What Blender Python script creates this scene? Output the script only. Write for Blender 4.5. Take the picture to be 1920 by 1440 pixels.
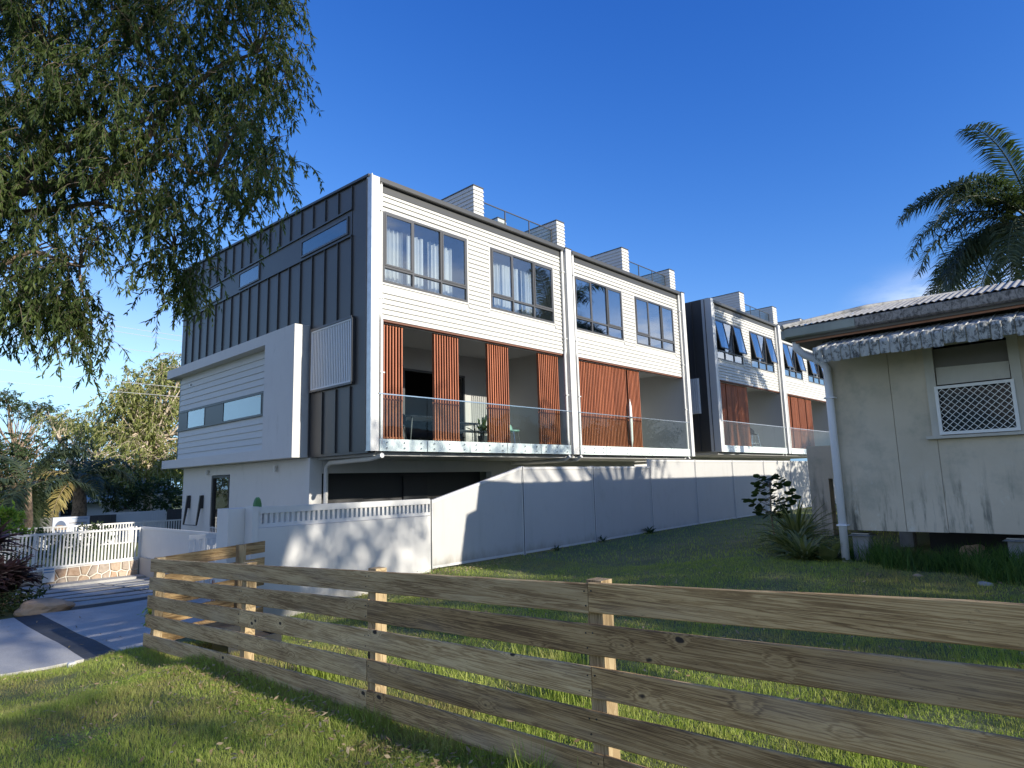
import bpy, bmesh, math, random
import numpy as np
from mathutils import Vector, Matrix
R=math.radians
random.seed(11); rng=np.random.default_rng(7)
for o in list(bpy.data.objects): bpy.data.objects.remove(o)
SC=bpy.context.scene; COL=SC.collection
# ------------------------------------------------------------------ camera
cam_d=bpy.data.cameras.new('camera'); cam=bpy.data.objects.new('camera',cam_d); COL.objects.link(cam); SC.camera=cam
FPX=1204.0
cam_d.sensor_width=36.0; cam_d.sensor_fit='HORIZONTAL'; cam_d.lens=36.0*FPX/1920.0; cam_d.clip_start=0.05; cam_d.clip_end=2000
def _d(x,y): return np.array([(x-960)/FPX,-(y-720)/FPX,-1.0])
_X=_d(2118,870); _X/=np.linalg.norm(_X); _Y=_d(-320,936); _Y-=_X*_X.dot(_Y); _Y/=np.linalg.norm(_Y); _Z=np.cross(_X,_Y)
_M=Matrix((tuple(_X),tuple(_Y),tuple(_Z))).to_4x4()
cam.matrix_world=_M
# ------------------------------------------------------------------ world + sun
SUN=Vector((0.068,-1.0,0.35)).normalized()
el=math.asin(SUN.z); az=math.atan2(SUN.x,SUN.y)
W=bpy.data.worlds.new('World'); SC.world=W; W.use_nodes=True
nt=W.node_tree; N=nt.nodes; Lk=nt.links; N.clear()
out=N.new('ShaderNodeOutputWorld'); bg=N.new('ShaderNodeBackground'); sky=N.new('ShaderNodeTexSky')
sky.sky_type='NISHITA'; sky.sun_disc=False; sky.sun_elevation=el; sky.sun_rotation=az
sky.air_density=1.0; sky.dust_density=0.25; sky.ozone_density=3.0; sky.altitude=0
bg.inputs['Strength'].default_value=0.136
tc=N.new('ShaderNodeTexCoord'); mp=N.new('ShaderNodeMapping'); mp.inputs['Scale'].default_value=(1,1,3.2)
ns=N.new('ShaderNodeTexNoise'); ns.inputs['Scale'].default_value=3.1; ns.inputs['Detail'].default_value=9; ns.inputs['Roughness'].default_value=0.58
Lk.new(tc.outputs['Generated'],mp.inputs['Vector']); Lk.new(mp.outputs['Vector'],ns.inputs['Vector'])
sep=N.new('ShaderNodeSeparateXYZ'); Lk.new(tc.outputs['Generated'],sep.inputs[0])
def mth(nt,op,a,b=None,c=None):
    n=nt.nodes.new('ShaderNodeMath'); n.operation=op
    for i,v in enumerate((a,b,c)):
        if v is None: continue
        if isinstance(v,(int,float)): n.inputs[i].default_value=v
        else: nt.links.new(v,n.inputs[i])
    return n.outputs[0]
def smooth(nt,v,a,b):
    n=nt.nodes.new('ShaderNodeMapRange'); n.interpolation_type='SMOOTHSTEP'; n.inputs[1].default_value=a; n.inputs[2].default_value=b
    nt.links.new(v,n.inputs[0]); return n.outputs[0]
# a bank of cloud stands in the south-east half of the sky (the upper windows mirror it; spread and brightened behind the view to lift shaded faces)
side=mth(nt,'ADD',mth(nt,'MULTIPLY',sep.outputs[0],0.62),mth(nt,'MULTIPLY',sep.outputs[1],-1.0))
m1=smooth(nt,mth(nt,'ADD',mth(nt,'MULTIPLY',sep.outputs[0],-0.75),mth(nt,'MULTIPLY',sep.outputs[1],-0.66)),-0.22,0.22); low=smooth(nt,sep.outputs[2],0.85,0.15)
m2=mth(nt,'MULTIPLY',smooth(nt,mth(nt,'ADD',mth(nt,'MULTIPLY',sep.outputs[0],0.97),mth(nt,'MULTIPLY',sep.outputs[1],-0.2)),0.85,0.92),smooth(nt,sep.outputs[2],0.28,0.19))
m1=mth(nt,'MAXIMUM',m1,m2)
thr=mth(nt,'SUBTRACT',ns.outputs['Fac'],mth(nt,'SUBTRACT',0.60,mth(nt,'MULTIPLY',low,0.17)))
cl=mth(nt,'MULTIPLY',smooth(nt,thr,0.0,0.13),m1)
mix=N.new('ShaderNodeMixRGB'); mix.inputs[2].default_value=(4.9,5.2,5.7,1)
srgb=N.new('ShaderNodeSeparateColor'); tint=N.new('ShaderNodeCombineColor')
ch=[mth(nt,'MULTIPLY',mth(nt,'POWER',srgb.outputs[i_],e_),k_) for i_,(k_,e_) in enumerate(((0.30,2.0),(0.47,1.31),(1.18,0.82)))]
ch[1]=mth(nt,'MINIMUM',ch[1],mth(nt,'MULTIPLY',ch[2],0.70)); ch[0]=mth(nt,'MINIMUM',ch[0],mth(nt,'MULTIPLY',ch[1],0.58))
for i_ in range(3): Lk.new(ch[i_],tint.inputs[i_])
Lk.new(sky.outputs[0],srgb.inputs[0])
Lk.new(cl,mix.inputs[0]); Lk.new(tint.outputs[0],mix.inputs[1]); Lk.new(mix.outputs[0],bg.inputs['Color']); Lk.new(bg.outputs[0],out.inputs[0])
sl=bpy.data.lights.new('sun','SUN'); sl.energy=4.0; sl.angle=R(0.53); sl.color=(1.0,0.93,0.80)
so=bpy.data.objects.new('sun',sl); COL.objects.link(so); so.rotation_euler=SUN.to_track_quat('Z','Y').to_euler()
vs=SC.view_settings; vs.view_transform='Standard'; vs.look='None'; vs.exposure=0.9; vs.gamma=1.0; vs.use_curve_mapping=False
SC.render.engine='CYCLES'; SC.cycles.max_bounces=8; SC.cycles.transparent_max_bounces=24

# ------------------------------------------------------------------ helpers
def tag(o,label=None,cat=None,group=None,kind=None):
    if label: o['label']=label
    if cat: o['category']=cat
    if group: o['group']=group
    if kind: o['kind']=kind
    return o
def empty(name,loc,label,cat,group=None,rz=0.0):
    o=bpy.data.objects.new(name,None); o.empty_display_size=0.2; COL.objects.link(o); o.location=loc; o.rotation_euler=(0,0,rz)
    return tag(o,label,cat,group)
WL={}
def wloc(o):
    p=Vector((0,0,0)); 
    while o is not None: p=p+Vector(o.location); o=o.parent
    return p
class MB:
    def __init__(s): s.v=[]; s.f=[]
    def add(s,vs,fs):
        n=len(s.v); s.v+= [tuple(p) for p in vs]; s.f+=[tuple(i+n for i in f) for f in fs]; return s
    def box(s,x0,x1,y0,y1,z0,z1):
        vs=[(x,y,z) for z in (z0,z1) for y in (y0,y1) for x in (x0,x1)]
        return s.add(vs,[(0,2,3,1),(4,5,7,6),(0,1,5,4),(2,6,7,3),(0,4,6,2),(1,3,7,5)])
    def hexa(s,b,t):  # four bottom, four top corners, ccw from above
        return s.add(list(b)+list(t),[(3,2,1,0),(4,5,6,7),(0,1,5,4),(1,2,6,5),(2,3,7,6),(3,0,4,7)])
    def prism(s,poly,a,b,axis='x'):
        # poly of (u,v) extruded from a to b. axis x: (u,v)->(y,z); y: (x,z); z: (x,y)
        def P(t,u,v): return (t,u,v) if axis=='x' else ((u,t,v) if axis=='y' else (u,v,t))
        n=len(poly); vs=[P(a,u,v) for u,v in poly]+[P(b,u,v) for u,v in poly]
        return s.add(vs,[tuple(range(n))[::-1],tuple(range(n,2*n))]+[(i,(i+1)%n,n+(i+1)%n,n+i) for i in range(n)])
    def tube(s,pts,r,n=8,cap=True):
        pts=[Vector(p) for p in pts]; k=len(pts)
        if not hasattr(r,'__len__'): r=[r]*k
        base=len(s.v); up=Vector((0,0,1)); prev=None
        for i,p in enumerate(pts):
            t=(pts[min(i+1,k-1)]-pts[max(i-1,0)]).normalized()
            if prev is None:
                a=t.cross(up) if abs(t.z)<0.95 else t.cross(Vector((1,0,0)))
            else: a=prev-t*prev.dot(t)
            a.normalize(); b=t.cross(a); prev=a
            for j in range(n):
                an=2*math.pi*j/n; s.v.append(tuple(p+(a*math.cos(an)+b*math.sin(an))*r[i]))
        for i in range(k-1):
            for j in range(n):
                s.f.append((base+i*n+j,base+i*n+(j+1)%n,base+(i+1)*n+(j+1)%n,base+(i+1)*n+j))
        if cap: s.f.append(tuple(base+j for j in range(n))[::-1]); s.f.append(tuple(base+(k-1)*n+j for j in range(n)))
        return s
    def lathe(s,c,prof,n=16):
        base=len(s.v)
        for r,z in prof:
            for j in range(n): an=2*math.pi*j/n; s.v.append((c[0]+r*math.cos(an),c[1]+r*math.sin(an),c[2]+z))
        k=len(prof)
        for i in range(k-1):
            for j in range(n): s.f.append((base+i*n+j,base+i*n+(j+1)%n,base+(i+1)*n+(j+1)%n,base+(i+1)*n+j))
        s.f.append(tuple(base+j for j in range(n))[::-1]); s.f.append(tuple(base+(k-1)*n+j for j in range(n))); return s
    def mesh(s,name,m,smooth=False):
        me=bpy.data.meshes.new(name); me.from_pydata(s.v,[],s.f); me.update()
        if m is not None: me.materials.append(m)
        if smooth: me.polygons.foreach_set('use_smooth',[True]*len(me.polygons))
        return me
    def build(s,name,m,parent=None,smooth=False,world=True,bevel=0):
        """vertices given in world coordinates: they are re-based on the parent"""
        if bevel:
            bm=bmesh.new(); me=s.mesh(name,m); bm.from_mesh(me)
            bmesh.ops.remove_doubles(bm,verts=bm.verts,dist=1e-5)
            bmesh.ops.bevel(bm,geom=list(bm.edges),offset=bevel,segments=1,affect='EDGES'); bm.to_mesh(me); bm.free()
        else: me=s.mesh(name,m,smooth)
        o=bpy.data.objects.new(name,me); COL.objects.link(o)
        vs_=np.empty(len(me.vertices)*3); me.vertices.foreach_get('co',vs_); vs_=vs_.reshape(-1,3)
        c=(vs_.min(0)+vs_.max(0))/2
        me.vertices.foreach_set('co',(vs_-c).ravel()); me.update()
        if parent is not None:
            o.parent=parent; o.location=Vector(c)-wloc(parent)
        else: o.location=Vector(c)
        return o
def place(name,me,loc,parent=None,rot=None):
    o=bpy.data.objects.new(name,me); COL.objects.link(o)
    if parent is not None: o.parent=parent; o.location=Vector(loc)-wloc(parent)
    else: o.location=loc
    if rot: o.rotation_euler=rot
    return o
_mc={}
def cached(key,fn):
    if key not in _mc: _mc[key]=fn()
    return _mc[key]

# ------------------------------------------------------------------ materials
MAT={}
def newmat(name):
    m=bpy.data.materials.new(name); m.use_nodes=True; MAT[name]=m
    nt=m.node_tree; b=nt.nodes['Principled BSDF']; return m,nt,b
def ramp(nt,fac,stops):
    r=nt.nodes.new('ShaderNodeValToRGB'); r.color_ramp.elements[0].position=stops[0][0]; r.color_ramp.elements[0].color=(*stops[0][1],1)
    r.color_ramp.elements[1].position=stops[-1][0]; r.color_ramp.elements[1].color=(*stops[-1][1],1)
    for p,c in stops[1:-1]:
        e=r.color_ramp.elements.new(p); e.color=(*c,1)
    nt.links.new(fac,r.inputs[0]); return r.outputs[0]
def coord(nt,scale=(1,1,1),which='Object',rnd=0.0,rot=(0,0,0)):
    t=nt.nodes.new('ShaderNodeTexCoord'); m=nt.nodes.new('ShaderNodeMapping'); m.inputs['Scale'].default_value=scale; m.inputs['Rotation'].default_value=rot
    if which=='World':
        g=nt.nodes.new('ShaderNodeNewGeometry'); src=g.outputs['Position']
    else: src=t.outputs[which]
    if rnd:
        oi=nt.nodes.new('ShaderNodeObjectInfo'); cx=nt.nodes.new('ShaderNodeCombineXYZ')
        for i in range(3):
            nt.links.new(mth(nt,'MULTIPLY',oi.outputs['Random'],rnd*(1+0.37*i)),cx.inputs[i])
        a=nt.nodes.new('ShaderNodeVectorMath'); a.operation='ADD'; nt.links.new(src,a.inputs[0]); nt.links.new(cx.outputs[0],a.inputs[1]); src=a.outputs[0]
    nt.links.new(src,m.inputs['Vector']); return m.outputs['Vector']
def noise(nt,vec,scale,detail=4,rough=0.55,dist=0.0):
    n=nt.nodes.new('ShaderNodeTexNoise'); n.inputs['Scale'].default_value=scale; n.inputs['Detail'].default_value=detail
    n.inputs['Roughness'].default_value=rough; n.inputs['Distortion'].default_value=dist; nt.links.new(vec,n.inputs['Vector']); return n.outputs['Fac']
def mixc(nt,f,a,b,mode='MIX'):
    n=nt.nodes.new('ShaderNodeMixRGB'); n.blend_type=mode
    for i,v in ((0,f),(1,a),(2,b)):
        if isinstance(v,(int,float)): n.inputs[i].default_value=v
        elif isinstance(v,tuple): n.inputs[i].default_value=(*v,1) if len(v)==3 else v
        else: nt.links.new(v,n.inputs[i])
    return n.outputs[0]
def bump(nt,b,h,strength=0.3,dist=0.01):
    n=nt.nodes.new('ShaderNodeBump'); n.inputs['Strength'].default_value=strength; n.inputs['Distance'].default_value=dist
    nt.links.new(h,n.inputs['Height']); nt.links.new(n.outputs[0],b.inputs['Normal'])
def paint(name,col,rough=0.5,var=0.08,scale=2.0,metal=0.0,bmp=0.0,bscale=60,objvar=0.0,which='World',streak=0.0,dirt=(0.25,0.23,0.2),splash=None):
    m,nt,b=newmat(name); v=coord(nt,(1,1,1),which)
    f=noise(nt,v,scale,5,0.6)
    c=ramp(nt,f,[(0.25,tuple(x*(1-var) for x in col)),(0.75,tuple(min(1,x*(1+var)) for x in col))])
    if streak:
        v2=coord(nt,(7,7,0.5),which); f2=smooth(nt,noise(nt,v2,1.0,5,0.65),0.52,0.8)
        c=mixc(nt,mth(nt,'MULTIPLY',f2,streak),c,dirt)
    if splash:
        sz=nt.nodes.new('ShaderNodeSeparateXYZ'); nt.links.new(coord(nt,(1,1,1),'World'),sz.inputs[0]); nn=noise(nt,coord(nt,(5,5,2),'World'),1.0,6,0.7)
        e_=mth(nt,'ADD',sz.outputs[2],mth(nt,'MULTIPLY',mth(nt,'SUBTRACT',nn,0.5),-0.55)); c=mixc(nt,mth(nt,'MULTIPLY',smooth(nt,e_,splash+0.16,splash-0.12),0.5),c,(0.20,0.16,0.10))
        sm_=smooth(nt,noise(nt,coord(nt,(3,3,1.2),'World'),1.3,6,0.7),0.55,0.72); c=mixc(nt,mth(nt,'MULTIPLY',sm_,0.22),c,(0.30,0.29,0.26))
    if objvar:
        oi=nt.nodes.new('ShaderNodeObjectInfo')
        c=mixc(nt,1.0,c,ramp(nt,oi.outputs['Random'],[(0,(1-objvar,)*3),(1,(1,)*3)]),'MULTIPLY')
    nt.links.new(c,b.inputs['Base Color']); b.inputs['Roughness'].default_value=rough; b.inputs['Metallic'].default_value=metal
    if bmp: bump(nt,b,noise(nt,v,bscale,3,0.6),bmp,0.01)
    return m
paint('white_board',(0.52,0.515,0.49),0.55,0.03,3,objvar=0.05,streak=0.10,dirt=(0.5,0.48,0.44))
paint('white_render',(0.56,0.55,0.53),0.75,0.03,1.5,bmp=0.12,bscale=70,streak=0.10,dirt=(0.4,0.4,0.38),splash=-1.58)
paint('white_metal',(0.56,0.555,0.54),0.42,0.03,3,streak=0.08,dirt=(0.45,0.44,0.42))
paint('fence_panel',(0.46,0.455,0.44),0.5,0.04,1.2,objvar=0.07,streak=0.32,dirt=(0.34,0.34,0.32),splash=-1.36)
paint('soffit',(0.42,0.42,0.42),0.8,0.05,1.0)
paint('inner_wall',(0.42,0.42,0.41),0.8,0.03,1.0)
paint('screen_track',(0.14,0.055,0.032),0.6,0.1,3)
paint('dark_clad',(0.054,0.053,0.053),0.42,0.10,0.8,bmp=0.10,bscale=1.6,objvar=0.12)
paint('dark_frame',(0.065,0.065,0.068),0.4,0.05,3)
paint('dark_gutter',(0.055,0.055,0.055),0.45,0.06,3)
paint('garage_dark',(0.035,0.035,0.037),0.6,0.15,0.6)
paint('joint_grey',(0.06,0.062,0.065),0.6,0.05,1)
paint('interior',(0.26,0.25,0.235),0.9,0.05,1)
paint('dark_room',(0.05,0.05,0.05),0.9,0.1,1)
paint('chrome',(0.62,0.62,0.62),0.25,0.03,3,metal=1.0)
paint('black_metal',(0.016,0.018,0.022),0.4,0.1,3)
paint('mint_plastic',(0.30,0.52,0.42),0.4,0.04,3)
paint('dark_fabric',(0.03,0.04,0.045),0.8,0.1,9)
paint('umbrella_cloth',(0.75,0.74,0.70),0.85,0.04,9)
paint('rust',(0.10,0.045,0.02),0.9,0.3,20)
paint('galv',(0.50,0.52,0.53),0.4,0.14,6,metal=0.7)
paint('pvc',(0.70,0.72,0.76),0.35,0.02,3,streak=0.1)
paint('old_green',(0.30,0.32,0.28),0.7,0.15,4,streak=0.3,dirt=(0.1,0.1,0.09))
paint('old_trim',(0.50,0.48,0.41),0.7,0.08,5,streak=0.3,dirt=(0.16,0.15,0.12))
paint('old_soffit',(0.17,0.16,0.14),0.85,0.1,3)
paint('copper_lead',(0.38,0.17,0.09),0.7,0.25,8)
paint('concrete_old',(0.27,0.27,0.26),0.9,0.25,5,bmp=0.4,bscale=40)
paint('teal_roof',(0.24,0.33,0.35),0.5,0.08,1)
paint('grey_roof',(0.22,0.23,0.25),0.6,0.12,1)
paint('far_wall',(0.52,0.54,0.54),0.8,0.08,0.6)
paint('terracotta',(0.36,0.15,0.08),0.9,0.3,6)
paint('sandstone_rock',(0.42,0.29,0.19),0.9,0.3,3,bmp=0.6,bscale=8)
paint('soil',(0.06,0.045,0.03),0.95,0.4,9,bmp=0.6,bscale=30)
paint('yellow_pot',(0.55,0.47,0.06),0.5,0.2,12)
paint('cactus_green',(0.05,0.16,0.05),0.6,0.25,9,bmp=0.3,bscale=30)
paint('sign_white',(0.42,0.45,0.52),0.6,0.05,3)
paint('sign_ink',(0.06,0.09,0.16),0.6,0.1,3)
paint('sign_brown',(0.20,0.14,0.10),0.6,0.3,9)
paint('sign_blue',(0.09,0.20,0.36),0.5,0.05,3)
paint('mortar',(0.66,0.63,0.56),0.9,0.06,9,bmp=0.3,bscale=50)
paint('mesh_white',(0.74,0.75,0.72),0.5,0.03,3)
paint('twig_bark',(0.13,0.10,0.07),0.9,0.3,9)
paint('wire',(0.45,0.46,0.48),0.4,0.05,1)
paint('band_paver',(0.045,0.05,0.06),0.8,0.2,4,objvar=0.25,bmp=0.3,bscale=60)
mk_glass_old=True
paint('louvre_white',(0.66,0.68,0.70),0.4,0.02,3)
def mk_curtain():
    m,nt,b=newmat('curtain'); b.inputs['Base Color'].default_value=(0.80,0.81,0.80,1); b.inputs['Roughness'].default_value=0.9
    t=nt.nodes.new('ShaderNodeBsdfTranslucent'); t.inputs[0].default_value=(0.75,0.76,0.76,1); mx=nt.nodes.new('ShaderNodeMixShader'); mx.inputs[0].default_value=0.35
    nt.links.new(b.outputs[0],mx.inputs[1]); nt.links.new(t.outputs[0],mx.inputs[2]); nt.links.new(mx.outputs[0],nt.nodes['Material Output'].inputs[0])
mk_curtain()
def mk_glass(name,tint,k,base):
    m=bpy.data.materials.new(name); m.use_nodes=True; MAT[name]=m; nt=m.node_tree; nt.nodes.clear()
    o=nt.nodes.new('ShaderNodeOutputMaterial'); t=nt.nodes.new('ShaderNodeBsdfTransparent'); t.inputs[0].default_value=(*tint,1)
    g=nt.nodes.new('ShaderNodeBsdfGlossy'); g.inputs['Roughness'].default_value=0.015; g.inputs[0].default_value=(0.95,0.97,1,1)
    ge=nt.nodes.new('ShaderNodeNewGeometry'); dt=nt.nodes.new('ShaderNodeVectorMath'); dt.operation='DOT_PRODUCT'; nt.links.new(ge.outputs['Incoming'],dt.inputs[0]); nt.links.new(ge.outputs['Normal'],dt.inputs[1])
    sch=mth(nt,'ADD',0.04,mth(nt,'MULTIPLY',mth(nt,'POWER',mth(nt,'SUBTRACT',1.0,mth(nt,'ABSOLUTE',dt.outputs['Value'])),5.0),0.96))
    f=mth(nt,'MINIMUM',mth(nt,'ADD',mth(nt,'MULTIPLY',sch,k),base),1.0)
    mx=nt.nodes.new('ShaderNodeMixShader'); nt.links.new(f,mx.inputs[0]); nt.links.new(t.outputs[0],mx.inputs[1]); nt.links.new(g.outputs[0],mx.inputs[2]); nt.links.new(mx.outputs[0],o.inputs[0])
    v=coord(nt,(1,1,1),'World'); bp=nt.nodes.new('ShaderNodeBump'); bp.inputs['Strength'].default_value=0.05; bp.inputs['Distance'].default_value=0.01
    nt.links.new(noise(nt,v,1.7,2,0.5),bp.inputs['Height']); nt.links.new(bp.outputs[0],g.inputs['Normal'])
mk_glass('window_glass',(0.90,0.93,0.94),1.2,0.09)
mk_glass('dark_glass',(0.45,0.48,0.50),1.2,0.12)
mk_glass('old_glass',(0.30,0.32,0.32),0.5,0.0)
mk_glass('mirror_glass',(0.55,0.58,0.60),1.2,0.30)
mk_glass('balustrade_glass',(0.90,0.94,0.93),0.35,0.0)
def mk_frosted():
    m,nt,b=newmat('slab_glass'); b.inputs['Base Color'].default_value=(0.62,0.70,0.68,1); b.inputs['Roughness'].default_value=0.15
mk_frosted()
# weathered fence timber: grain runs along the object's own Y
def mk_timber(name,dark,mid,lite,rnd=37.0,grn=1.0):
    m,nt,b=newmat(name)
    v=coord(nt,(1,1,1),'Object',rnd)
    # knots
    vk=coord(nt,(1.0,4.4,7.5),'Object',rnd); vo=nt.nodes.new('ShaderNodeTexVoronoi'); vo.inputs['Scale'].default_value=1.0; nt.links.new(vk,vo.inputs['Vector']); 
    gs=nt.nodes.new('ShaderNodeSeparateColor'); nt.links.new(vo.outputs['Color'],gs.inputs[0]); gate=mth(nt,'MULTIPLY',mth(nt,'LESS_THAN',gs.outputs[0],0.62),2.0)
    kd=mth(nt,'ADD',mth(nt,'ADD',vo.outputs['Distance'],mth(nt,'MULTIPLY',mth(nt,'SUBTRACT',noise(nt,coord(nt,(20,20,30),'Object',rnd),1.0,2),0.5),0.12)),gate)
    ring=mth(nt,'MULTIPLY',smooth(nt,kd,0.42,0.0),0.9)
    w=nt.nodes.new('ShaderNodeTexNoise'); vg=coord(nt,(9,0.7,30),'Object',rnd); nt.links.new(vg,w.inputs['Vector']); w.inputs['Scale'].default_value=1.4; w.inputs['Detail'].default_value=6; w.inputs['Roughness'].default_value=0.65; w.inputs['Distortion'].default_value=0.9
    g=w.outputs['Fac']
    wv=nt.nodes.new('ShaderNodeMath'); wv.operation='SINE'
    sx=mth(nt,'MULTIPLY',mth(nt,'ADD',g,mth(nt,'MULTIPLY',ring,0.45)),38.0); nt.links.new(sx,wv.inputs[0])
    fine=mth(nt,'MULTIPLY',mth(nt,'ADD',wv.outputs[0],1.0),0.5)
    blot=noise(nt,coord(nt,(3,0.9,6),'Object',rnd),1.6,5,0.6)
    f=mth(nt,'ADD',mth(nt,'MULTIPLY',fine,0.30),mth(nt,'MULTIPLY',blot,0.85))
    c=ramp(nt,f,[(0.36,dark),(0.56,mid),(0.78,lite)])
    c=mixc(nt,mth(nt,'MULTIPLY',smooth(nt,noise(nt,coord(nt,(2,0.8,5),'Object',rnd),1.1,3,0.5),0.5,0.75),0.30*grn),c,(0.40,0.34,0.26))
    spk=smooth(nt,noise(nt,coord(nt,(10,5,18),'Object',rnd),3.0,6,0.75),0.60,0.72)
    c=mixc(nt,mth(nt,'MULTIPLY',spk,0.7),c,(0.028,0.022,0.016))
    c=mixc(nt,smooth(nt,kd,0.125,0.06),c,(0.03,0.02,0.014))
    hal=mth(nt,'MULTIPLY',smooth(nt,kd,0.30,0.12),0.28); c=mixc(nt,hal,c,tuple(x*1.25 for x in lite))
    c=mixc(nt,smooth(nt,kd,0.125,0.075),c,(0.03,0.02,0.014))
    oi=nt.nodes.new('ShaderNodeObjectInfo'); c=mixc(nt,1.0,c,ramp(nt,oi.outputs['Random'],[(0,(0.80,0.79,0.78)),(1,(1.1,1.1,1.1))]),'MULTIPLY')
    nt.links.new(c,b.inputs['Base Color']); b.inputs['Roughness'].default_value=0.85
    bump(nt,b,mth(nt,'ADD',mth(nt,'MULTIPLY',fine,0.5),mth(nt,'MULTIPLY',spk,-0.6)),0.35,0.003)
mk_timber('fence_timber',(0.15,0.085,0.034),(0.35,0.220,0.092),(0.53,0.365,0.175))
mk_timber('fence_timber_grey',(0.20,0.120,0.050),(0.41,0.275,0.130),(0.57,0.42,0.225))
mk_timber('post_timber',(0.20,0.14,0.07),(0.36,0.26,0.14),(0.46,0.36,0.21),grn=0.3)
def mk_slat():
    m,nt,b=newmat('orange_slat'); oi=nt.nodes.new('ShaderNodeObjectInfo')
    f=noise(nt,coord(nt,(14,14,0.8),'Object',9.0),1.5,4,0.6)
    c=ramp(nt,f,[(0.3,(0.29,0.085,0.038)),(0.7,(0.47,0.155,0.07))]); c=mixc(nt,1.0,c,ramp(nt,oi.outputs['Random'],[(0,(0.75,)*3),(1,(1.1,)*3)]),'MULTIPLY')
    nt.links.new(c,b.inputs['Base Color']); b.inputs['Roughness'].default_value=0.55
mk_slat()
def mk_leaf(name,a,b_,trans=0.35,tcol=None,rough=0.5,patch=0.7):
    m,nt,b=newmat(name)
    g=nt.nodes.new('ShaderNodeNewGeometry')
    ri=g.outputs['Random Per Island']
    f=mth(nt,'ADD',mth(nt,'MULTIPLY',ri,0.6),mth(nt,'MULTIPLY',noise(nt,g.outputs['Position'],patch,2,0.5),0.4))
    mid=tuple((x+y)/2 for x,y in zip(a,b_))
    c=ramp(nt,f,[(0.15,a),(0.5,mid),(0.85,b_)])
    nt.links.new(c,b.inputs['Base Color']); b.inputs['Roughness'].default_value=rough; b.inputs['Specular IOR Level'].default_value=0.35
    t=nt.nodes.new('ShaderNodeBsdfTranslucent'); nt.links.new(mixc(nt,1.0,c,(1.5,1.7,0.7,1),'MULTIPLY'),t.inputs[0])
    mx=nt.nodes.new('ShaderNodeMixShader'); mx.inputs[0].default_value=trans
    nt.links.new(b.outputs[0],mx.inputs[1]); nt.links.new(t.outputs[0],mx.inputs[2]); nt.links.new(mx.outputs[0],nt.nodes['Material Output'].inputs[0])
mk_leaf('willow_leaf',(0.024,0.048,0.013),(0.105,0.14,0.034),rough=0.65)
mk_leaf('gum_leaf',(0.10,0.135,0.036),(0.33,0.33,0.12))
mk_leaf('dark_leaf',(0.022,0.045,0.018),(0.07,0.10,0.035))
mk_leaf('bright_leaf',(0.10,0.20,0.03),(0.28,0.38,0.06))
mk_leaf('palm_leaf',(0.028,0.048,0.026),(0.085,0.105,0.055),0.25)
mk_leaf('dry_palm_leaf',(0.20,0.15,0.05),(0.38,0.32,0.12),0.25)
mk_leaf('purple_leaf',(0.010,0.008,0.012),(0.035,0.018,0.022),0.1)
mk_leaf('flax_leaf',(0.06,0.09,0.025),(0.26,0.27,0.11),0.25)
def mk_grass(name,a,b_,dry,k):
    m,nt,b=newmat(name); g=nt.nodes.new('ShaderNodeNewGeometry')
    c=ramp(nt,g.outputs['Random Per Island'],[(0,a),(1,b_)])
    n1=noise(nt,g.outputs['Position'],1.3,4,0.6); c=mixc(nt,mth(nt,'MULTIPLY',smooth(nt,n1,0.50,0.72),k),c,dry)
    at=nt.nodes.new('ShaderNodeAttribute'); at.attribute_name='dead'; c=mixc(nt,at.outputs['Fac'],c,(0.30,0.23,0.12))
    nt.links.new(c,b.inputs['Base Color']); b.inputs['Roughness'].default_value=0.6; b.inputs['Specular IOR Level'].default_value=0.25
    t=nt.nodes.new('ShaderNodeBsdfTranslucent'); nt.links.new(mixc(nt,1.0,c,(1.3,1.5,0.7,1),'MULTIPLY'),t.inputs[0])
    mx=nt.nodes.new('ShaderNodeMixShader'); mx.inputs[0].default_value=0.4
    nt.links.new(b.outputs[0],mx.inputs[1]); nt.links.new(t.outputs[0],mx.inputs[2]); nt.links.new(mx.outputs[0],nt.nodes['Material Output'].inputs[0])
mk_grass('grass',(0.21,0.275,0.045),(0.41,0.46,0.125),(0.52,0.44,0.20),0.6)
mk_grass('long_grass',(0.035,0.085,0.02),(0.10,0.18,0.04),(0.14,0.16,0.06),0.3)
def mk_ground():
    m,nt,b=newmat('ground'); v=coord(nt,(1,1,1),'World')
    f=noise(nt,v,1.6,6,0.65); f2=noise(nt,v,26,5,0.7)
    c=ramp(nt,f,[(0.3,(0.09,0.125,0.035)),(0.55,(0.14,0.17,0.055)),(0.75,(0.23,0.19,0.09))])
    c=mixc(nt,mth(nt,'MULTIPLY',smooth(nt,f2,0.35,0.7),0.6),c,(0.07,0.06,0.03)); nt.links.new(c,b.inputs['Base Color']); b.inputs['Roughness'].default_value=0.95
    bump(nt,b,f2,0.8,0.03)
mk_ground()
def mk_concrete():
    m,nt,b=newmat('driveway_concrete'); v=coord(nt,(1,1,1),'World')
    a=noise(nt,v,0.9,6,0.65); c=ramp(nt,a,[(0.3,(0.29,0.28,0.265)),(0.7,(0.46,0.45,0.42))])
    s=smooth(nt,noise(nt,coord(nt,(1.2,0.5,1),'World'),1.7,6,0.7),0.5,0.75); c=mixc(nt,mth(nt,'MULTIPLY',s,0.55),c,(0.17,0.17,0.17))
    fi=noise(nt,v,120,2,0.5); c=mixc(nt,0.18,c,ramp(nt,fi,[(0.35,(0.1,0.1,0.1)),(0.65,(0.75,0.75,0.75))]))
    nt.links.new(c,b.inputs['Base Color']); b.inputs['Roughness'].default_value=0.85; bump(nt,b,fi,0.3,0.004)
mk_concrete()
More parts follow.
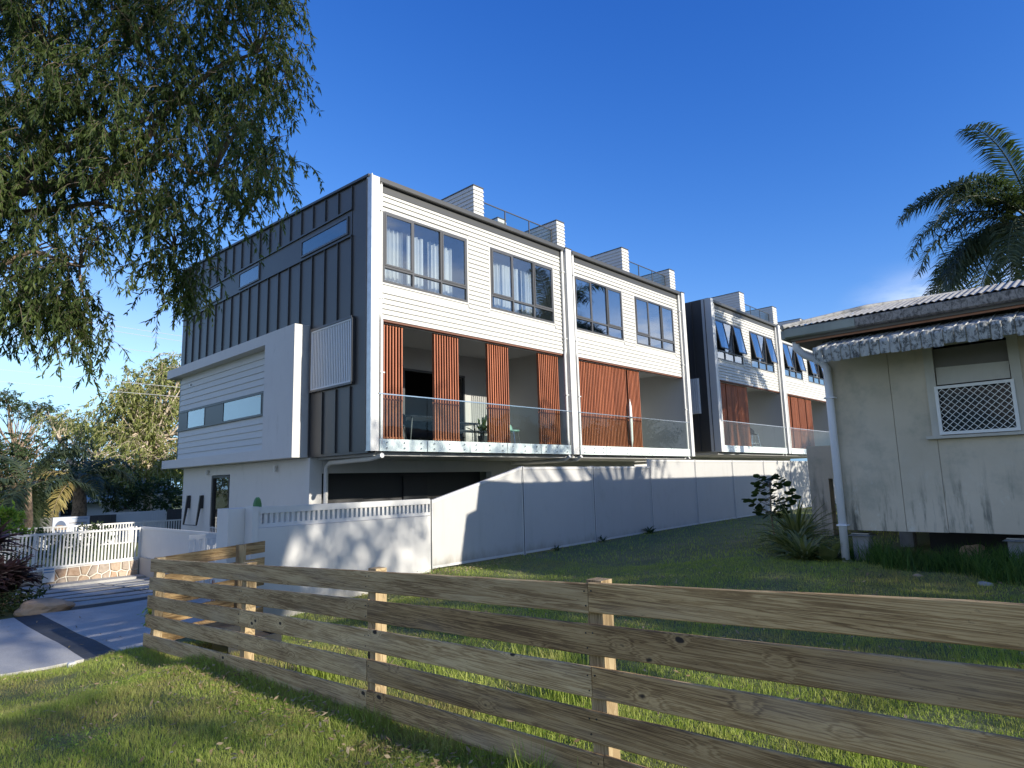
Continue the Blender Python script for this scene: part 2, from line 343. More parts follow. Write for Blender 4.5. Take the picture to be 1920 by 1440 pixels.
def mk_fibro():
    m,nt,b=newmat('fibro'); v=coord(nt,(1,1,1),'World')
    a=noise(nt,v,1.3,5,0.6); c=ramp(nt,a,[(0.3,(0.50,0.44,0.33)),(0.7,(0.61,0.54,0.42))])
    sz=nt.nodes.new('ShaderNodeSeparateXYZ'); nt.links.new(v,sz.inputs[0])
    lowm=smooth(nt,sz.outputs[2],0.35,-0.75)
    st=noise(nt,coord(nt,(6,6,0.75),'World'),1.3,6,0.7); st=smooth(nt,st,0.50,0.70)
    c=mixc(nt,mth(nt,'MULTIPLY',mth(nt,'MULTIPLY',st,lowm),0.9),c,(0.105,0.115,0.095))
    dk=smooth(nt,noise(nt,coord(nt,(9,9,0.9),'World'),1.1,6,0.75),0.60,0.74); c=mixc(nt,mth(nt,'MULTIPLY',mth(nt,'MULTIPLY',dk,lowm),0.9),c,(0.045,0.05,0.042))
    gr=smooth(nt,noise(nt,v,2.3,6,0.7),0.46,0.70); c=mixc(nt,mth(nt,'MULTIPLY',gr,0.42),c,(0.25,0.26,0.21))
    wt=smooth(nt,noise(nt,coord(nt,(2.5,2.5,1.6),'World'),2.3,7,0.75),0.56,0.66); c=mixc(nt,mth(nt,'MULTIPLY',mth(nt,'MULTIPLY',wt,lowm),0.45),c,(0.66,0.67,0.60))
    nt.links.new(c,b.inputs['Base Color']); b.inputs['Roughness'].default_value=0.85; bump(nt,b,noise(nt,v,18,4,0.6),0.15,0.006)
mk_fibro()
def mk_grime(name,base,dark,scale,t0,t1,rough=0.8):
    m,nt,b=newmat(name); v=coord(nt,(1,1,1),'World'); c=ramp(nt,noise(nt,v,scale*0.4,5,0.6),[(0.3,tuple(x*0.8 for x in base)),(0.7,base)])
    g=smooth(nt,noise(nt,coord(nt,(1.6,1.6,1),'World'),scale,8,0.78,0.6),t0,t1); c=mixc(nt,g,c,dark)
    nt.links.new(c,b.inputs['Base Color']); b.inputs['Roughness'].default_value=rough; bump(nt,b,g,0.3,0.004)
mk_grime('awning_metal',(0.50,0.51,0.49),(0.075,0.078,0.075),11.0,0.45,0.60)
mk_grime('awning_top',(0.20,0.21,0.21),(0.06,0.06,0.06),5.0,0.45,0.65)
mk_grime('lichen_gutter',(0.36,0.33,0.30),(0.075,0.068,0.062),14.0,0.42,0.62)
mk_grime('roof_iron',(0.36,0.355,0.34),(0.12,0.115,0.105),9.0,0.45,0.7)
mk_grime('bark',(0.36,0.26,0.18),(0.09,0.065,0.045),6.0,0.4,0.65)
mk_grime('pale_bark',(0.58,0.48,0.37),(0.26,0.20,0.14),4.0,0.45,0.7)
mk_grime('gravel',(0.075,0.065,0.052),(0.02,0.018,0.014),60.0,0.4,0.6)
def mk_stone():
    m,nt,b=newmat('crazy_stone'); oi=nt.nodes.new('ShaderNodeObjectInfo')
    c=ramp(nt,oi.outputs['Random'],[(0,(0.36,0.21,0.12)),(0.35,(0.42,0.30,0.20)),(0.65,(0.30,0.25,0.21)),(1,(0.50,0.38,0.27))])
    n=noise(nt,coord(nt,(1,1,1),'World'),14,6,0.7); c=mixc(nt,0.35,c,ramp(nt,n,[(0.3,(0.12,0.08,0.05)),(0.7,(0.6,0.5,0.4))]))
    nt.links.new(c,b.inputs['Base Color']); b.inputs['Roughness'].default_value=0.85; bump(nt,b,n,0.5,0.01)
mk_stone()
M=MAT
# ------------------------------------------------------------------ terrain
GP=np.array([(0,0,-1.58),(0.8,5,-1.62),(1.3,8.0,-1.84),(2.62,8.15,-1.77),(2.62,5.9,-1.60),(2.62,3.8,-1.53),(2.62,2,-1.47),(2.62,0,-1.43),(4,8.9,-1.88),(4.9,8.9,-1.79),(5.6,8.9,-1.68),
(7.2,8.9,-1.49),(9.6,8.9,-1.46),(12,8.9,-1.42),(14,8.9,-1.38),(17,8.9,-1.34),(21,8.9,-1.32),(26,8.9,-1.30),(9.3,2.85,-1.16),(9.3,0,-1.14),(9.3,-4,-1.13),(6,4,-1.38),(6,0,-1.33),(5.5,6.5,-1.50),(-3,0,-1.72),(-3,8,-1.98),(-8,-5,-1.9),
(14,3,-1.15),(25,3,-1.15),(3.3,11,-2.0),(6.0,12.0,-1.93),(7,16,-2.1),(1.9,9.2,-1.97),(2.9,9.4,-1.96),(0,12,-2.03),(2.3,13,-2.0),(3.4,17,-2.12),(5.76,19,-2.2),(3.4,19,-2.2),(4.6,18.5,-2.19),(2.3,18.9,-2.2),(7,18.5,-2.18),(4.5,15.5,-2.08),(3.2,14,-2.03),(5.5,14,-2.02),(0,18,-2.15),(0,30,-2.2),(-12,20,-2.2),(8,32,-2.1),(20,34,-2.0),(8.4,20,-1.6),(9,26,-1.7),(16,13,-1.45),(26,13,-1.3),(2.62,-6,-1.4),(-3,-12,-1.8),(9,-14,-1.2)])
def gz(x,y):
    x=np.asarray(x,float); y=np.asarray(y,float); sh=x.shape; x=x.ravel(); y=y.ravel()
    d2=(x[:,None]-GP[None,:,0])**2+(y[:,None]-GP[None,:,1])**2
    w=1.0/(d2+0.12)**1.9; z=(w*GP[None,:,2]).sum(1)/w.sum(1)
    far=np.clip((np.hypot(x-5,y-10)-34)/30,0,1); z=z*(1-far)+(-2.1)*far
    return z.reshape(sh)
def gz1(x,y): return float(gz(np.array([x]),np.array([y]))[0])
def sheet(name,xs,ys,mat,off=0.0,jit=0.0,kind='structure',parent=None):
    X,Y=np.meshgrid(xs,ys); Z=gz(X,Y)+off
    if jit: Z=Z+rng.normal(0,jit,Z.shape)
    v=np.stack([X,Y,Z],-1).reshape(-1,3); nx=len(xs); ny=len(ys)
    i=np.arange(nx-1)[None,:]+nx*np.arange(ny-1)[:,None]; i=i.ravel()
    f=np.stack([i,i+1,i+nx+1,i+nx],-1)
    me=bpy.data.meshes.new(name); me.from_pydata(v.tolist(),[],f.tolist()); me.materials.append(mat); me.polygons.foreach_set('use_smooth',[True]*len(me.polygons))
    o=bpy.data.objects.new(name,me); COL.objects.link(o)
    if kind: o['kind']=kind
    if parent: o.parent=parent
    return o
xs=np.concatenate([[-900,-400,-180,-90,-50,-30],np.arange(-20,30,0.5),[32,36,42,55,80,140,300,900]])
ys=np.concatenate([[-900,-300,-100,-50,-30],np.arange(-20,36,0.5),[38,42,50,65,90,140,300,900]])
sheet('ground',xs,ys,M['ground'])
# driveway slab with a dark paver band crossing it (it falls towards the street with the ground)
def poly_sheet(name,poly,mat,off,step=0.35,thick=0.06,parent=None,kind='structure',world=True):
    """flat-ish slab following the terrain; poly = 4 corners ccw"""
    p=[np.array(q,float) for q in poly]; n=max(2,int(np.linalg.norm(p[1]-p[0])/step)+1); m_=max(2,int(np.linalg.norm(p[3]-p[0])/step)+1)
    vs=[];top=[]
    for j in range(m_):
        for i in range(n):
            u=i/(n-1); v=j/(m_-1); q=(p[0]*(1-u)+p[1]*u)*(1-v)+(p[3]*(1-u)+p[2]*u)*v
            top.append(q)
    top=np.array(top); z=gz(top[:,0],top[:,1])+off
    mb=MB(); k=len(top); mb.v=[(a[0],a[1],b) for a,b in zip(top,z)]+[(a[0],a[1],b-thick) for a,b in zip(top,z)]
    for j in range(m_-1):
        for i in range(n-1):
            a=j*n+i; mb.f.append((a,a+1,a+n+1,a+n))
    def side(idx):
        for a,b in zip(idx[:-1],idx[1:]): mb.f.append((a,a+k,b+k,b))
    side(list(range(n))); side([j*n+n-1 for j in range(m_)]); side(list(range(n*m_-1,n*(m_-1)-1,-1))); side([j*n for j in range(m_-1,-1,-1)])
    o=mb.build(name,mat,parent)
    if kind: o['kind']=kind
    return o
poly_sheet('driveway',[(-3.5,9.05),(2.22,9.1),(2.22,13.3),(-3.5,12.6)],M['driveway_concrete'],0.035)
poly_sheet('driveway',[(2.58,9.12),(6.6,9.75),(6.6,13.45),(2.58,13.35)],M['driveway_concrete'],0.035)
drv=bpy.data.objects.new('paver_band',None); COL.objects.link(drv); drv['kind']='structure'; drv.location=(2.4,11,-2)
for k in range(13):
    y0=9.1+k*0.325; 
    poly_sheet('paver',[(2.225,y0),(2.575,y0),(2.575,y0+0.32),(2.225,y0+0.32)],M['band_paver'],0.032,parent=drv,kind=None)
poly_sheet('gravel_bed',[(2.7,13.37),(7.6,13.47),(7.6,18.7),(2.5,18.5)],M['gravel'],0.012,0.5)
st=bpy.data.objects.new('stepping_path',None); COL.objects.link(st); st['kind']='structure'; st.location=(4.5,15,-1.9)
for k in range(6):
    y0=13.95+k*0.76
    x0=3.15-0.12*k
    for a,b in ((x0,4.6),(4.64,6.1),(6.14,7.3)):
        poly_sheet('paver',[(a,y0),(b,y0),(b,y0+0.46),(a,y0+0.46)],M['driveway_concrete'],0.026,parent=st,kind=None)
poly_sheet('kerb_strip',[(2.5,18.3),(5.7,18.35),(5.7,18.85),(2.4,18.85)],M['driveway_concrete'],0.07)
# road out past the driveway
poly_sheet('footpath',[(-6,8.9),(-3.55,9.05),(-3.55,22),(-6,22)],M['driveway_concrete'],0.03)

# ------------------------------------------------------------------ grass (uncountable)
def blades(name,xy,h,wd,mat,lean=0.35,dead=None,dirb=None):
    n=len(xy); x=xy[:,0]; y=xy[:,1]; z=gz(x,y)-0.01
    a=rng.uniform(0,2*np.pi,n); hh=h*rng.uniform(0.45,1.25,n)*(1+0.45*vnoise(x,y,4.0,17)); w=wd*rng.uniform(0.6,1.3,n)
    ld=rng.uniform(0,2*np.pi,n); la=np.abs(rng.normal(0,lean,n))*hh
    dx=np.cos(a)*w; dy=np.sin(a)*w; lx=np.cos(ld)*la; ly=np.sin(ld)*la
    V=np.empty((n,5,3))
    V[:,0]=np.stack([x-dx,y-dy,z],-1); V[:,1]=np.stack([x+dx,y+dy,z],-1)
    V[:,2]=np.stack([x+dx*.7+lx*.35,y+dy*.7+ly*.35,z+hh*.55],-1); V[:,3]=np.stack([x-dx*.7+lx*.35,y-dy*.7+ly*.35,z+hh*.55],-1)
    V[:,4]=np.stack([x+lx,y+ly,z+hh*0.97],-1)
    me=bpy.data.meshes.new(name); me.vertices.add(5*n); me.vertices.foreach_set('co',V.ravel())
    me.loops.add(7*n); b=(np.arange(n)*5)[:,None]; li=b+np.array([0,1,2,3,3,2,4])[None,:]; me.loops.foreach_set('vertex_index',li.ravel().astype(np.int32))
    me.polygons.add(2*n); ls=np.stack([np.arange(n)*7,np.arange(n)*7+4],-1).ravel(); me.polygons.foreach_set('loop_start',ls.astype(np.int32))
    me.update(calc_edges=True)
    at=me.attributes.new('dead','FLOAT','POINT'); dv=np.zeros(n) if dead is None else dead; at.data.foreach_set('value',np.repeat(dv,5).astype(np.float32))
    me.materials.append(mat); o=bpy.data.objects.new(name,me); COL.objects.link(o); return o
def vnoise(x,y,s,seed):
    r=np.random.default_rng(seed); ph=r.uniform(0,6.28,(6,3)); k=r.normal(0,1,(6,2))*s; v=np.zeros_like(x)
    for i in range(6): v+=np.sin(k[i,0]*x+k[i,1]*y+ph[i,0])*np.cos(k[i,1]*0.7*x-k[i,0]*1.3*y+ph[i,1])
    return v/3
def region(n,x0,x1,y0,y1,pred):
    x=rng.uniform(x0,x1,n); y=rng.uniform(y0,y1,n); m_=pred(x,y); return np.stack([x[m_],y[m_]],-1)
fwd=np.array([_M[0][2],_M[1][2]])*-1
dens=lambda x,y,k: rng.uniform(0,1,len(x))<np.clip(k/(0.3+np.hypot(x,y))**1.5,0,1)
edge=lambda x,y: y<9.0+0.02*x+0.06*np.sin(x*5)+0.05*np.sin(x*13)
pa=region(330000,0.2,2.62,1.4,9.1,lambda x,y:edge(x,y)&dens(x,y,7)&(y/x<9))
d=np.clip(vnoise(pa[:,0],pa[:,1],2.2,3)*1.7-0.15,0,1)*rng.uniform(0,1,len(pa)); d=np.maximum(d,(rng.uniform(0,1,len(pa))<0.10)*0.8)
o=blades('verge_grass',pa,0.050,0.0019,M['grass'],0.55,d); tag(o,'sunlit short lawn grass on the street side of the timber fence','grass',kind='stuff')
pb=region(520000,2.62,9.3,-0.6,8.9,lambda x,y:dens(x,y,9))
d=np.clip(vnoise(pb[:,0],pb[:,1],1.4,9)*1.5-0.2,0,1)*rng.uniform(0.2,1,len(pb))
o=blades('yard_grass',pb,0.045,0.0024,M['grass'],0.5,d); tag(o,'mown lawn between the timber fence, the old cottage and the white fence','grass',kind='stuff')
pc=region(60000,9.3,30,2.9,8.9,lambda x,y:dens(x,y,14))
o=blades('side_lawn',pc,0.06,0.006,M['grass'],0.5); tag(o,'narrow strip of lawn running back beside the white fence','grass',kind='stuff')
pd=region(9000,8.3,9.7,-1.5,2.9,lambda x,y:(x>8.75-0.35*np.sin(y*1.7)+0.2*np.sin(y*5)))
o=blades('base_grass',pd,0.26,0.006,M['long_grass'],0.6); tag(o,'long uncut grass along the open base of the old cottage','grass',kind='stuff')
tu=[(4.05,3.55,0.28,500),(3.7,3.0,0.18,260),(3.4,3.9,0.16,200),(2.45,2.2,0.10,160),(3.0,5.1,0.16,260)]
mm=np.concatenate([np.stack([rng.normal(cx,r_*0.6,n),rng.normal(cy,r_*0.9,n)],-1) for cx,cy,r_,n in tu])
o=blades('grass_tufts',mm,0.20,0.004,M['grass'],0.5); tag(o,'taller uncut grass tufts just behind the timber fence','grass',kind='stuff')
ff=np.stack([rng.normal(2.57,0.05,9000),rng.uniform(0.5,8.1,9000)],-1)
o=blades('fence_foot_grass',ff,0.085,0.0024,M['grass'],0.6,(rng.uniform(0,1,9000)<0.3)*0.8); tag(o,'ragged grass growing along the foot of the timber fence','grass',kind='stuff')

def litter(name,label,xy,sz,mat):
    n=len(xy); z=gz(xy[:,0],xy[:,1])+rng.uniform(0.005,0.045,n); P=np.stack([xy[:,0],xy[:,1],z],-1)
    a=rng.uniform(0,6.28,n); t=rng.normal(0,.35,n); D=np.stack([np.cos(a),np.sin(a),t],-1)*(sz*rng.uniform(.5,1.4,n))[:,None]; S=np.stack([-np.sin(a),np.cos(a),rng.normal(0,.4,n)],-1)*(sz*0.16*rng.uniform(.5,1.4,n))[:,None]
    V=np.stack([P,P+D*.5+S,P+D,P+D*.5-S],1); me=bpy.data.meshes.new(name); me.vertices.add(4*n); me.loops.add(4*n); me.polygons.add(n)
    me.vertices.foreach_set('co',V.ravel()); me.loops.foreach_set('vertex_index',np.arange(4*n,dtype=np.int32)); me.polygons.foreach_set('loop_start',(np.arange(n)*4).astype(np.int32)); me.update(calc_edges=True); me.materials.append(M[mat])
    o=bpy.data.objects.new(name,me); COL.objects.link(o); tag(o,label,'leaves',kind='stuff'); return o
mk_leaf('dead_leaf',(0.16,0.10,0.05),(0.42,0.33,0.20),0.1)
l1=np.concatenate([region(1500,0.3,2.6,2,9,lambda x,y:rng.uniform(0,1,len(x))<0.8),np.stack([rng.normal(2.35,0.16,1300),rng.uniform(1,7,1300)],-1)])
litter('leaf_litter','dry fallen leaves and straw scattered over the street side grass',l1,0.045,'dead_leaf')
litter('leaf_litter','dry fallen leaves scattered over the lawn behind the timber fence',np.concatenate([region(1800,2.7,8.5,0.5,8.8,lambda x,y:x>0),np.stack([rng.normal(7.5,0.9,500),rng.uniform(8.2,8.85,500)],-1)]),0.05,'dead_leaf')
litter('leaf_litter','fallen leaves scattered over the driveway slabs',region(500,-1,6,9.2,13.2,lambda x,y:rng.uniform(0,1,len(x))<0.5*(1+np.sin(x*3)*np.sin(y*2))),0.05,'dead_leaf')
cz_=gz  # low broad leaved weeds breaking up the lawn
wd_=np.concatenate([np.stack([rng.normal(cx,.13,260),rng.normal(cy,.18,260)],-1) for cx,cy in ((1.3,5.2),(2.1,4.2),(1.9,6.4),(0.9,6.6),(2.3,3.1),(3.3,2.6),(4.3,4.8),(5.2,3.2),(3.9,6.3))])
litter('clover','patches of small round leaved clover in the grass',wd_,0.028,'bright_leaf')
# ------------------------------------------------------------------ terrace buildings
YF=12.55
def board_mesh(L,h=0.13,t0=0.042,t1=0.006):
    def f():
        mb=MB(); mb.prism([(0,0),(-t0,0),(-t1,h),(0,h)],-L/2,L/2,'x'); return mb.mesh('weatherboard',M['white_board'])
    return cached(('wb',round(L,3),h),f)
def board(parent,x0,x1,y,z): 
    return place('weatherboard',board_mesh(x1-x0),((x0+x1)/2,y,z),parent)
def course_mesh(lx,ly,h):
    def f():
        a=0.034; b=0.005; mb=MB()
        mb.hexa([(-a,-a,0),(lx+a,-a,0),(lx+a,ly+a,0),(-a,ly+a,0)],[(-b,-b,h),(lx+b,-b,h),(lx+b,ly+b,h),(-b,ly+b,h)]); return mb.mesh('weatherboard',M['white_board'])
    return cached(('course',lx,ly,h),f)
def fin(B,x0,x1,y0,y1,z0,z1):
    w=MB().box(x0,x1,y0,y1,z0,z1).build('parapet_wall',M['white_board'],B)
    n=max(1,int(round((z1-z0)/0.13))); h=(z1-z0)/n
    for k in range(n): place('weatherboard',course_mesh(round(x1-x0,3),round(y1-y0,3),round(h,4)),(x0,y0,z0+k*h),w)
    MB().box(x0-0.03,x1+0.03,y0-0.03,y1+0.03,z1,z1+0.03).build('capping',M['dark_gutter'],w)
def facade_window(B,x0,x1,z0,z1,opened=False,y=YF,glass='window_glass'):
    w=MB(); f=0.055; yy=(y-0.035,y+0.06)
    bay=(x1-x0)/3; zt=z0+0.40
    w.box(x0,x1,*yy,z1-f,z1).box(x0,x1,*yy,z0,z0+f).box(x0,x0+f,*yy,z0+f,z1-f).box(x1-f,x1,*yy,z0+f,z1-f)
    for k in (1,2): w.box(x0+bay*k-f/2,x0+bay*k+f/2,*yy,z0+f,z1-f)
    cuts=[x0+f,x0+bay-f/2,x0+bay+f/2,x0+2*bay-f/2,x0+2*bay+f/2,x1-f]
    for k in range(3): w.box(cuts[2*k],cuts[2*k+1],*yy,zt-f/2,zt+f/2)
    W_=w.build('window',M['dark_frame'],B)
    rv=MB(); r=0.05
    rv.box(x0-r,x0-0.002,y-0.024,y+0.05,z0-r,z1+r).box(x1+0.002,x1+r,y-0.024,y+0.05,z0-r,z1+r).box(x0,x1,y-0.024,y+0.05,z1+0.002,z1+r).box(x0,x1,y-0.024,y+0.05,z0-r,z0-0.002)
    rv.build('window_trim',M['white_board'],W_)
    for k in range(3):
        a,b=cuts[2*k],cuts[2*k+1]
        MB().box(a,b,y+0.0,y+0.006,z0+f,zt-f/2).build('pane',M[glass],W_)
        if k==1: MB().box(a,b,y+0.0,y+0.006,zt+f/2,z1-f).build('pane',M[glass],W_)
        else:
            s=0.045; za,zb=zt+f/2,z1-f; H=zb-za
            fr=MB().box(a,b,-0.05,-0.01,-s,0).box(a,b,-0.05,-0.01,-H,-H+s).box(a,a+s,-0.05,-0.01,-H+s,-s).box(b-s,b,-0.05,-0.01,-H+s,-s)
            gl=MB().box(a+s,b-s,-0.032,-0.026,-H+s,-s)
            ang=-R(10) if opened else 0.0
            for mb_,nm,mt in ((fr,'sash',M['dark_frame']),(gl,'pane',M[glass])):
                mb_.v=[(p[0],y+(p[1]*math.cos(ang)-p[2]*math.sin(ang)) - (0.0), zb+(p[1]*math.sin(ang)+p[2]*math.cos(ang))) for p in mb_.v]
                mb_.build(nm,mt,W_)
    return W_
def slat_mesh(L):
    def f():
        mb=MB(); mb.box(-0.016,0.016,-0.045,0.045,0,L); return mb.mesh('slat',M['orange_slat'])
    return cached(('slat',L),f)
def screen(B,x0,x1,z0,z1,y=YF+0.16,pitch=0.088,gap=None):
    fr=MB(); fr.box(x0,x1,y-0.012,y+0.012,z1-0.05,z1-0.02).box(x0,x1,y-0.012,y+0.012,z0+0.02,z0+0.05).box(x0,x1,y+0.01,y+0.03,(z0+z1)/2-0.35,(z0+z1)/2-0.30).box(x0,x1,y+0.01,y+0.03,(z0+z1)/2-0.47,(z0+z1)/2-0.42)
    S=fr.build('slat_screen',M['orange_slat'],B)
    n=int((x1-x0)/pitch)
    for k in range(n):
        x=x0+pitch*(k+0.5)
        if gap and gap[0]<x<gap[1]: continue
        place('slat',slat_mesh(round(z1-z0,3)),(x,y,z0),S)
    return S
def downpipe(B,pts,r=0.045,mat='white_metal',clips=()):
    p=MB().tube(pts,r,10).build('downpipe',M[mat],B,smooth=False)
    for c in clips: MB().box(c[0]-0.065,c[0]+0.065,c[1]-0.055,c[1]+0.06,c[2]-0.015,c[2]+0.015).build('bracket',M[mat],p)
    return p
def chairlike(): pass
def unit(B,a,b,dz,scr,opened,doors=True,glass='window_glass'):
    """one dwelling bay from x=a to x=b (inner faces of its posts)"""
    ZS=0.76+dz; FL=1.04+dz; ZT=7.14+dz; SB=3.92+dz; WB=4.84+dz; WT=6.66+dz
    wx=[(a+0.15,a+2.93),(b-3.25,b-0.47)]
    # carcase behind the boards
    t=0.12; y0,y1=YF,YF+t
    c=MB(); zb=SB+0.0
    c.box(a,b,y0,y1,zb,WB-0.05).box(a,b,y0,y1,WT+0.05,ZT+0.12)
    for p,q in ((a,wx[0][0]-0.05),(wx[0][1]+0.05,wx[1][0]-0.05),(wx[1][1]+0.05,b)): c.box(p,q,y0,y1,WB-0.05,WT+0.05)
    wall=c.build('wall',M['white_board'],B)
    z=SB; rows=int(round((ZT-SB)/0.13))
    for r in range(rows):
        z=SB+r*0.13
        segs=[(a,b)]
        if z+0.125>WB-0.05 and z<WT+0.05: segs=[(a,wx[0][0]-0.05),(wx[0][1]+0.05,wx[1][0]-0.05),(wx[1][1]+0.05,b)]
        for p,q in segs: board(wall,p+0.002,q-0.002,YF,z)
    for (p,q) in wx: facade_window(B,p,q,WB,WT,opened,glass=glass)
    # upper room behind the windows
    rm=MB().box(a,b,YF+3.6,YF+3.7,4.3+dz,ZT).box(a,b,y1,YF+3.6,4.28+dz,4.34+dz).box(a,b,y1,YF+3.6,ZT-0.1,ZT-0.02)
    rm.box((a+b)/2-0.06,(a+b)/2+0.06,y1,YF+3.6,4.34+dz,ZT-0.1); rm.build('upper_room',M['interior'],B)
    # gutter, fascia, box flashing
    g=MB(); g.prism([(YF-0.02,ZT+0.17),(YF-0.13,ZT+0.17),(YF-0.15,ZT+0.19),(YF-0.15,ZT+0.30),(YF-0.13,ZT+0.30),(YF-0.12,ZT+0.20),(YF-0.02,ZT+0.20)],a-0.02,b+0.02,'x')
    g.build('gutter',M['dark_gutter'],B)
    MB().box(a,b,YF-0.04,YF+0.1,ZT-0.02,ZT+0.165).build('fascia',M['dark_gutter'],B)
    MB().box(a,b,YF-0.06,YF+0.2,ZT+0.205,ZT+0.26).build('roof_flashing',M['dark_gutter'],B)
    # screen head track
    MB().box(a,b,YF-0.015,YF+0.1,SB-0.05,SB-0.003).build('screen_track',M['screen_track'],B)
    MB().box(a+0.05,b-0.05,YF+0.10,YF+0.13,SB-0.07,SB-0.03).build('track_rail',M['white_metal'],B)
    for s in scr: screen(B,s[0],s[1],FL+0.02,SB-0.06,gap=s[2] if len(s)>2 else None)
    # balcony slab and rear
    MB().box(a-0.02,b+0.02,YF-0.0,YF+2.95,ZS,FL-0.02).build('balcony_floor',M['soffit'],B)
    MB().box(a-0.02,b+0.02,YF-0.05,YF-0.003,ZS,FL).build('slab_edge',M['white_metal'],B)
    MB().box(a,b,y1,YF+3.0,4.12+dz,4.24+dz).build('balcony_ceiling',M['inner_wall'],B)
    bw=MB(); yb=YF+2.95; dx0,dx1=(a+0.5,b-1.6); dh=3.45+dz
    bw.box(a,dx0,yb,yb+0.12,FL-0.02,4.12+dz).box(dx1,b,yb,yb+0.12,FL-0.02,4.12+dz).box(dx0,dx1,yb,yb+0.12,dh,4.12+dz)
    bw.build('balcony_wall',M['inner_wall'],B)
    n=4; w_=(dx1-dx0)/n
    D=MB().box(dx0,dx1,yb-0.02,yb+0.1,dh-0.06,dh+0.003)
    for k in range(n):
        p=dx0+k*w_; q=p+w_; D.box(p,p+0.05,yb-0.01,yb+0.08,FL,dh-0.06).box(q-0.05,q-0.001,yb-0.01,yb+0.08,FL,dh-0.06).box(p+0.05,q-0.05,yb-0.01,yb+0.08,FL,FL+0.09)
    Dd=D.build('sliding_door',M['dark_frame'],B)
    for k in range(n):
        p=dx0+k*w_
        if k==2: continue
        MB().box(p+0.05,p+w_-0.05,yb+0.03,yb+0.036,FL+0.09,dh-0.06).build('pane',M['dark_glass'],Dd)
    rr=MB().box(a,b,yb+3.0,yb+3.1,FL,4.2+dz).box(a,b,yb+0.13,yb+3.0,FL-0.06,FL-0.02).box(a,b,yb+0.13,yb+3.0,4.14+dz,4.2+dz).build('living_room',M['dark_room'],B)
    # frameless balustrade: five panes bolted to the slab edge
    nb=5; w_=(b-a-0.0)/nb
    for k in range(nb):
        p=a+k*w_+0.012; q=a+(k+1)*w_-0.012
        G=MB().box(p,q,YF-0.125,YF-0.113,FL+0.0,2.08+dz).build('glass_panel',M['balustrade_glass'],B)
        MB().box(p,q,YF-0.128,YF-0.112,ZS,FL-0.002).build('backed_glass',M['slab_glass'],G)
        bt=MB()
        for u in (0.14,0.5,0.86):
            for zz in (ZS+0.07,ZS+0.20):
                x=p+(q-p)*u; bt.tube([(x,YF-0.15,zz),(x,YF-0.05,zz)],0.022,8)
                bt.box(x-0.012,x+0.012,YF-0.156,YF-0.15,zz-0.012,zz+0.012)
        bt.build('bolts',M['chrome'],G)['kind']='stuff'
    MB().box(a-0.05,b+0.05,YF-0.14,YF-0.10,2.08+dz,2.105+dz).build('top_rail',M['chrome'],B)
    return B
def seam_panel(B,y0,y1,z0,z1a,z1b,x=8.4,wid=0.02):
    """tray of standing seam cladding on a wall facing -x; top edge slopes from z1a (y0) to z1b (y1)"""
    mb=MB(); g=0.004
    mb.hexa([(x-0.012,y0+g,z0),(x,y0+g,z0),(x,y1-g,z0),(x-0.012,y1-g,z0)],[(x-0.012,y0+g,z1a),(x,y0+g,z1a),(x,y1-g,z1b),(x-0.012,y1-g,z1b)])
    mb.hexa([(x-0.055,y0-0.010,z0),(x-0.010,y0-0.010,z0),(x-0.010,y0+0.010,z0),(x-0.055,y0+0.010,z0)],[(x-0.055,y0-0.010,z1a),(x-0.010,y0-0.010,z1a),(x-0.010,y0+0.010,z1a),(x-0.055,y0+0.010,z1a)])
    return mb.build('cladding_panel',M['dark_clad'],B)

B=empty('terrace_building',(8.4,12.55,-1.5),'white and charcoal three storey block with orange slat screens, the one nearest the street','building','terrace blocks')
rt=lambda y:7.48+(y-12.55)*0.0515
# --- street side wall (faces -x)
MB().box(8.4,8.62,12.56,24.5,0.72,7.44).build('side_wall',M['dark_clad'],B)
sw=MB(); sw.prism([(12.56,7.44),(24.5,7.44),(24.5,rt(24.5)-0.04),(12.56,rt(12.56)-0.04)],8.4,8.62,'x'); sw.build('side_wall',M['dark_clad'],B)
seams=[12.63+0.635*i for i in range(1,19)]; seams=[12.60]+seams+[24.5]
for i in range(len(seams)-1):
    a,b=seams[i],seams[i+1]
    if i==0:
        seam_panel(B,a,b,0.78,rt(a)-0.1,rt(b)-0.1); continue
    seam_panel(B,a,b,6.84,rt(a)-0.1,rt(b)-0.1)
    if b<=15.3:
        seam_panel(B,a,b,4.06,6.10,6.10); seam_panel(B,a,b,0.78,2.34,2.34)
    elif a<15.25: seam_panel(B,a,b,4.2,6.10,6.10); seam_panel(B,a,15.24,0.78,4.2,4.2)
    else: seam_panel(B,a,b,4.18,6.10,6.10)
bd=MB(); bd.box(8.375,8.4,13.27,24.45,6.14,6.80); bd.build('window_band',M['dark_clad'],B)
MB().box(8.335,8.385,13.25,24.5,6.80,6.845).build('band_flashing',M['dark_clad'],B)
MB().box(8.335,8.385,13.25,24.5,6.10,6.14).build('band_flashing',M['dark_clad'],B)
for (a,b,z0,z1) in ((13.42,15.78,6.20,6.68),(18.3,19.74,6.20,6.74),(21.1,22.85,6.22,6.76)):
    w=MB(); x0,x1=8.34,8.373
    w.box(x0,x1,a,b,z0,z0+0.05).box(x0,x1,a,b,z1-0.05,z1).box(x0,x1,a,a+0.05,z0+0.05,z1-0.05).box(x0,x1,b-0.05,b,z0+0.05,z1-0.05)
    w=w.build('window',M['dark_frame'],B); MB().box(8.358,8.370,a+0.05,b-0.05,z0+0.05,z1-0.05).build('pane',M['dark_glass'],w)
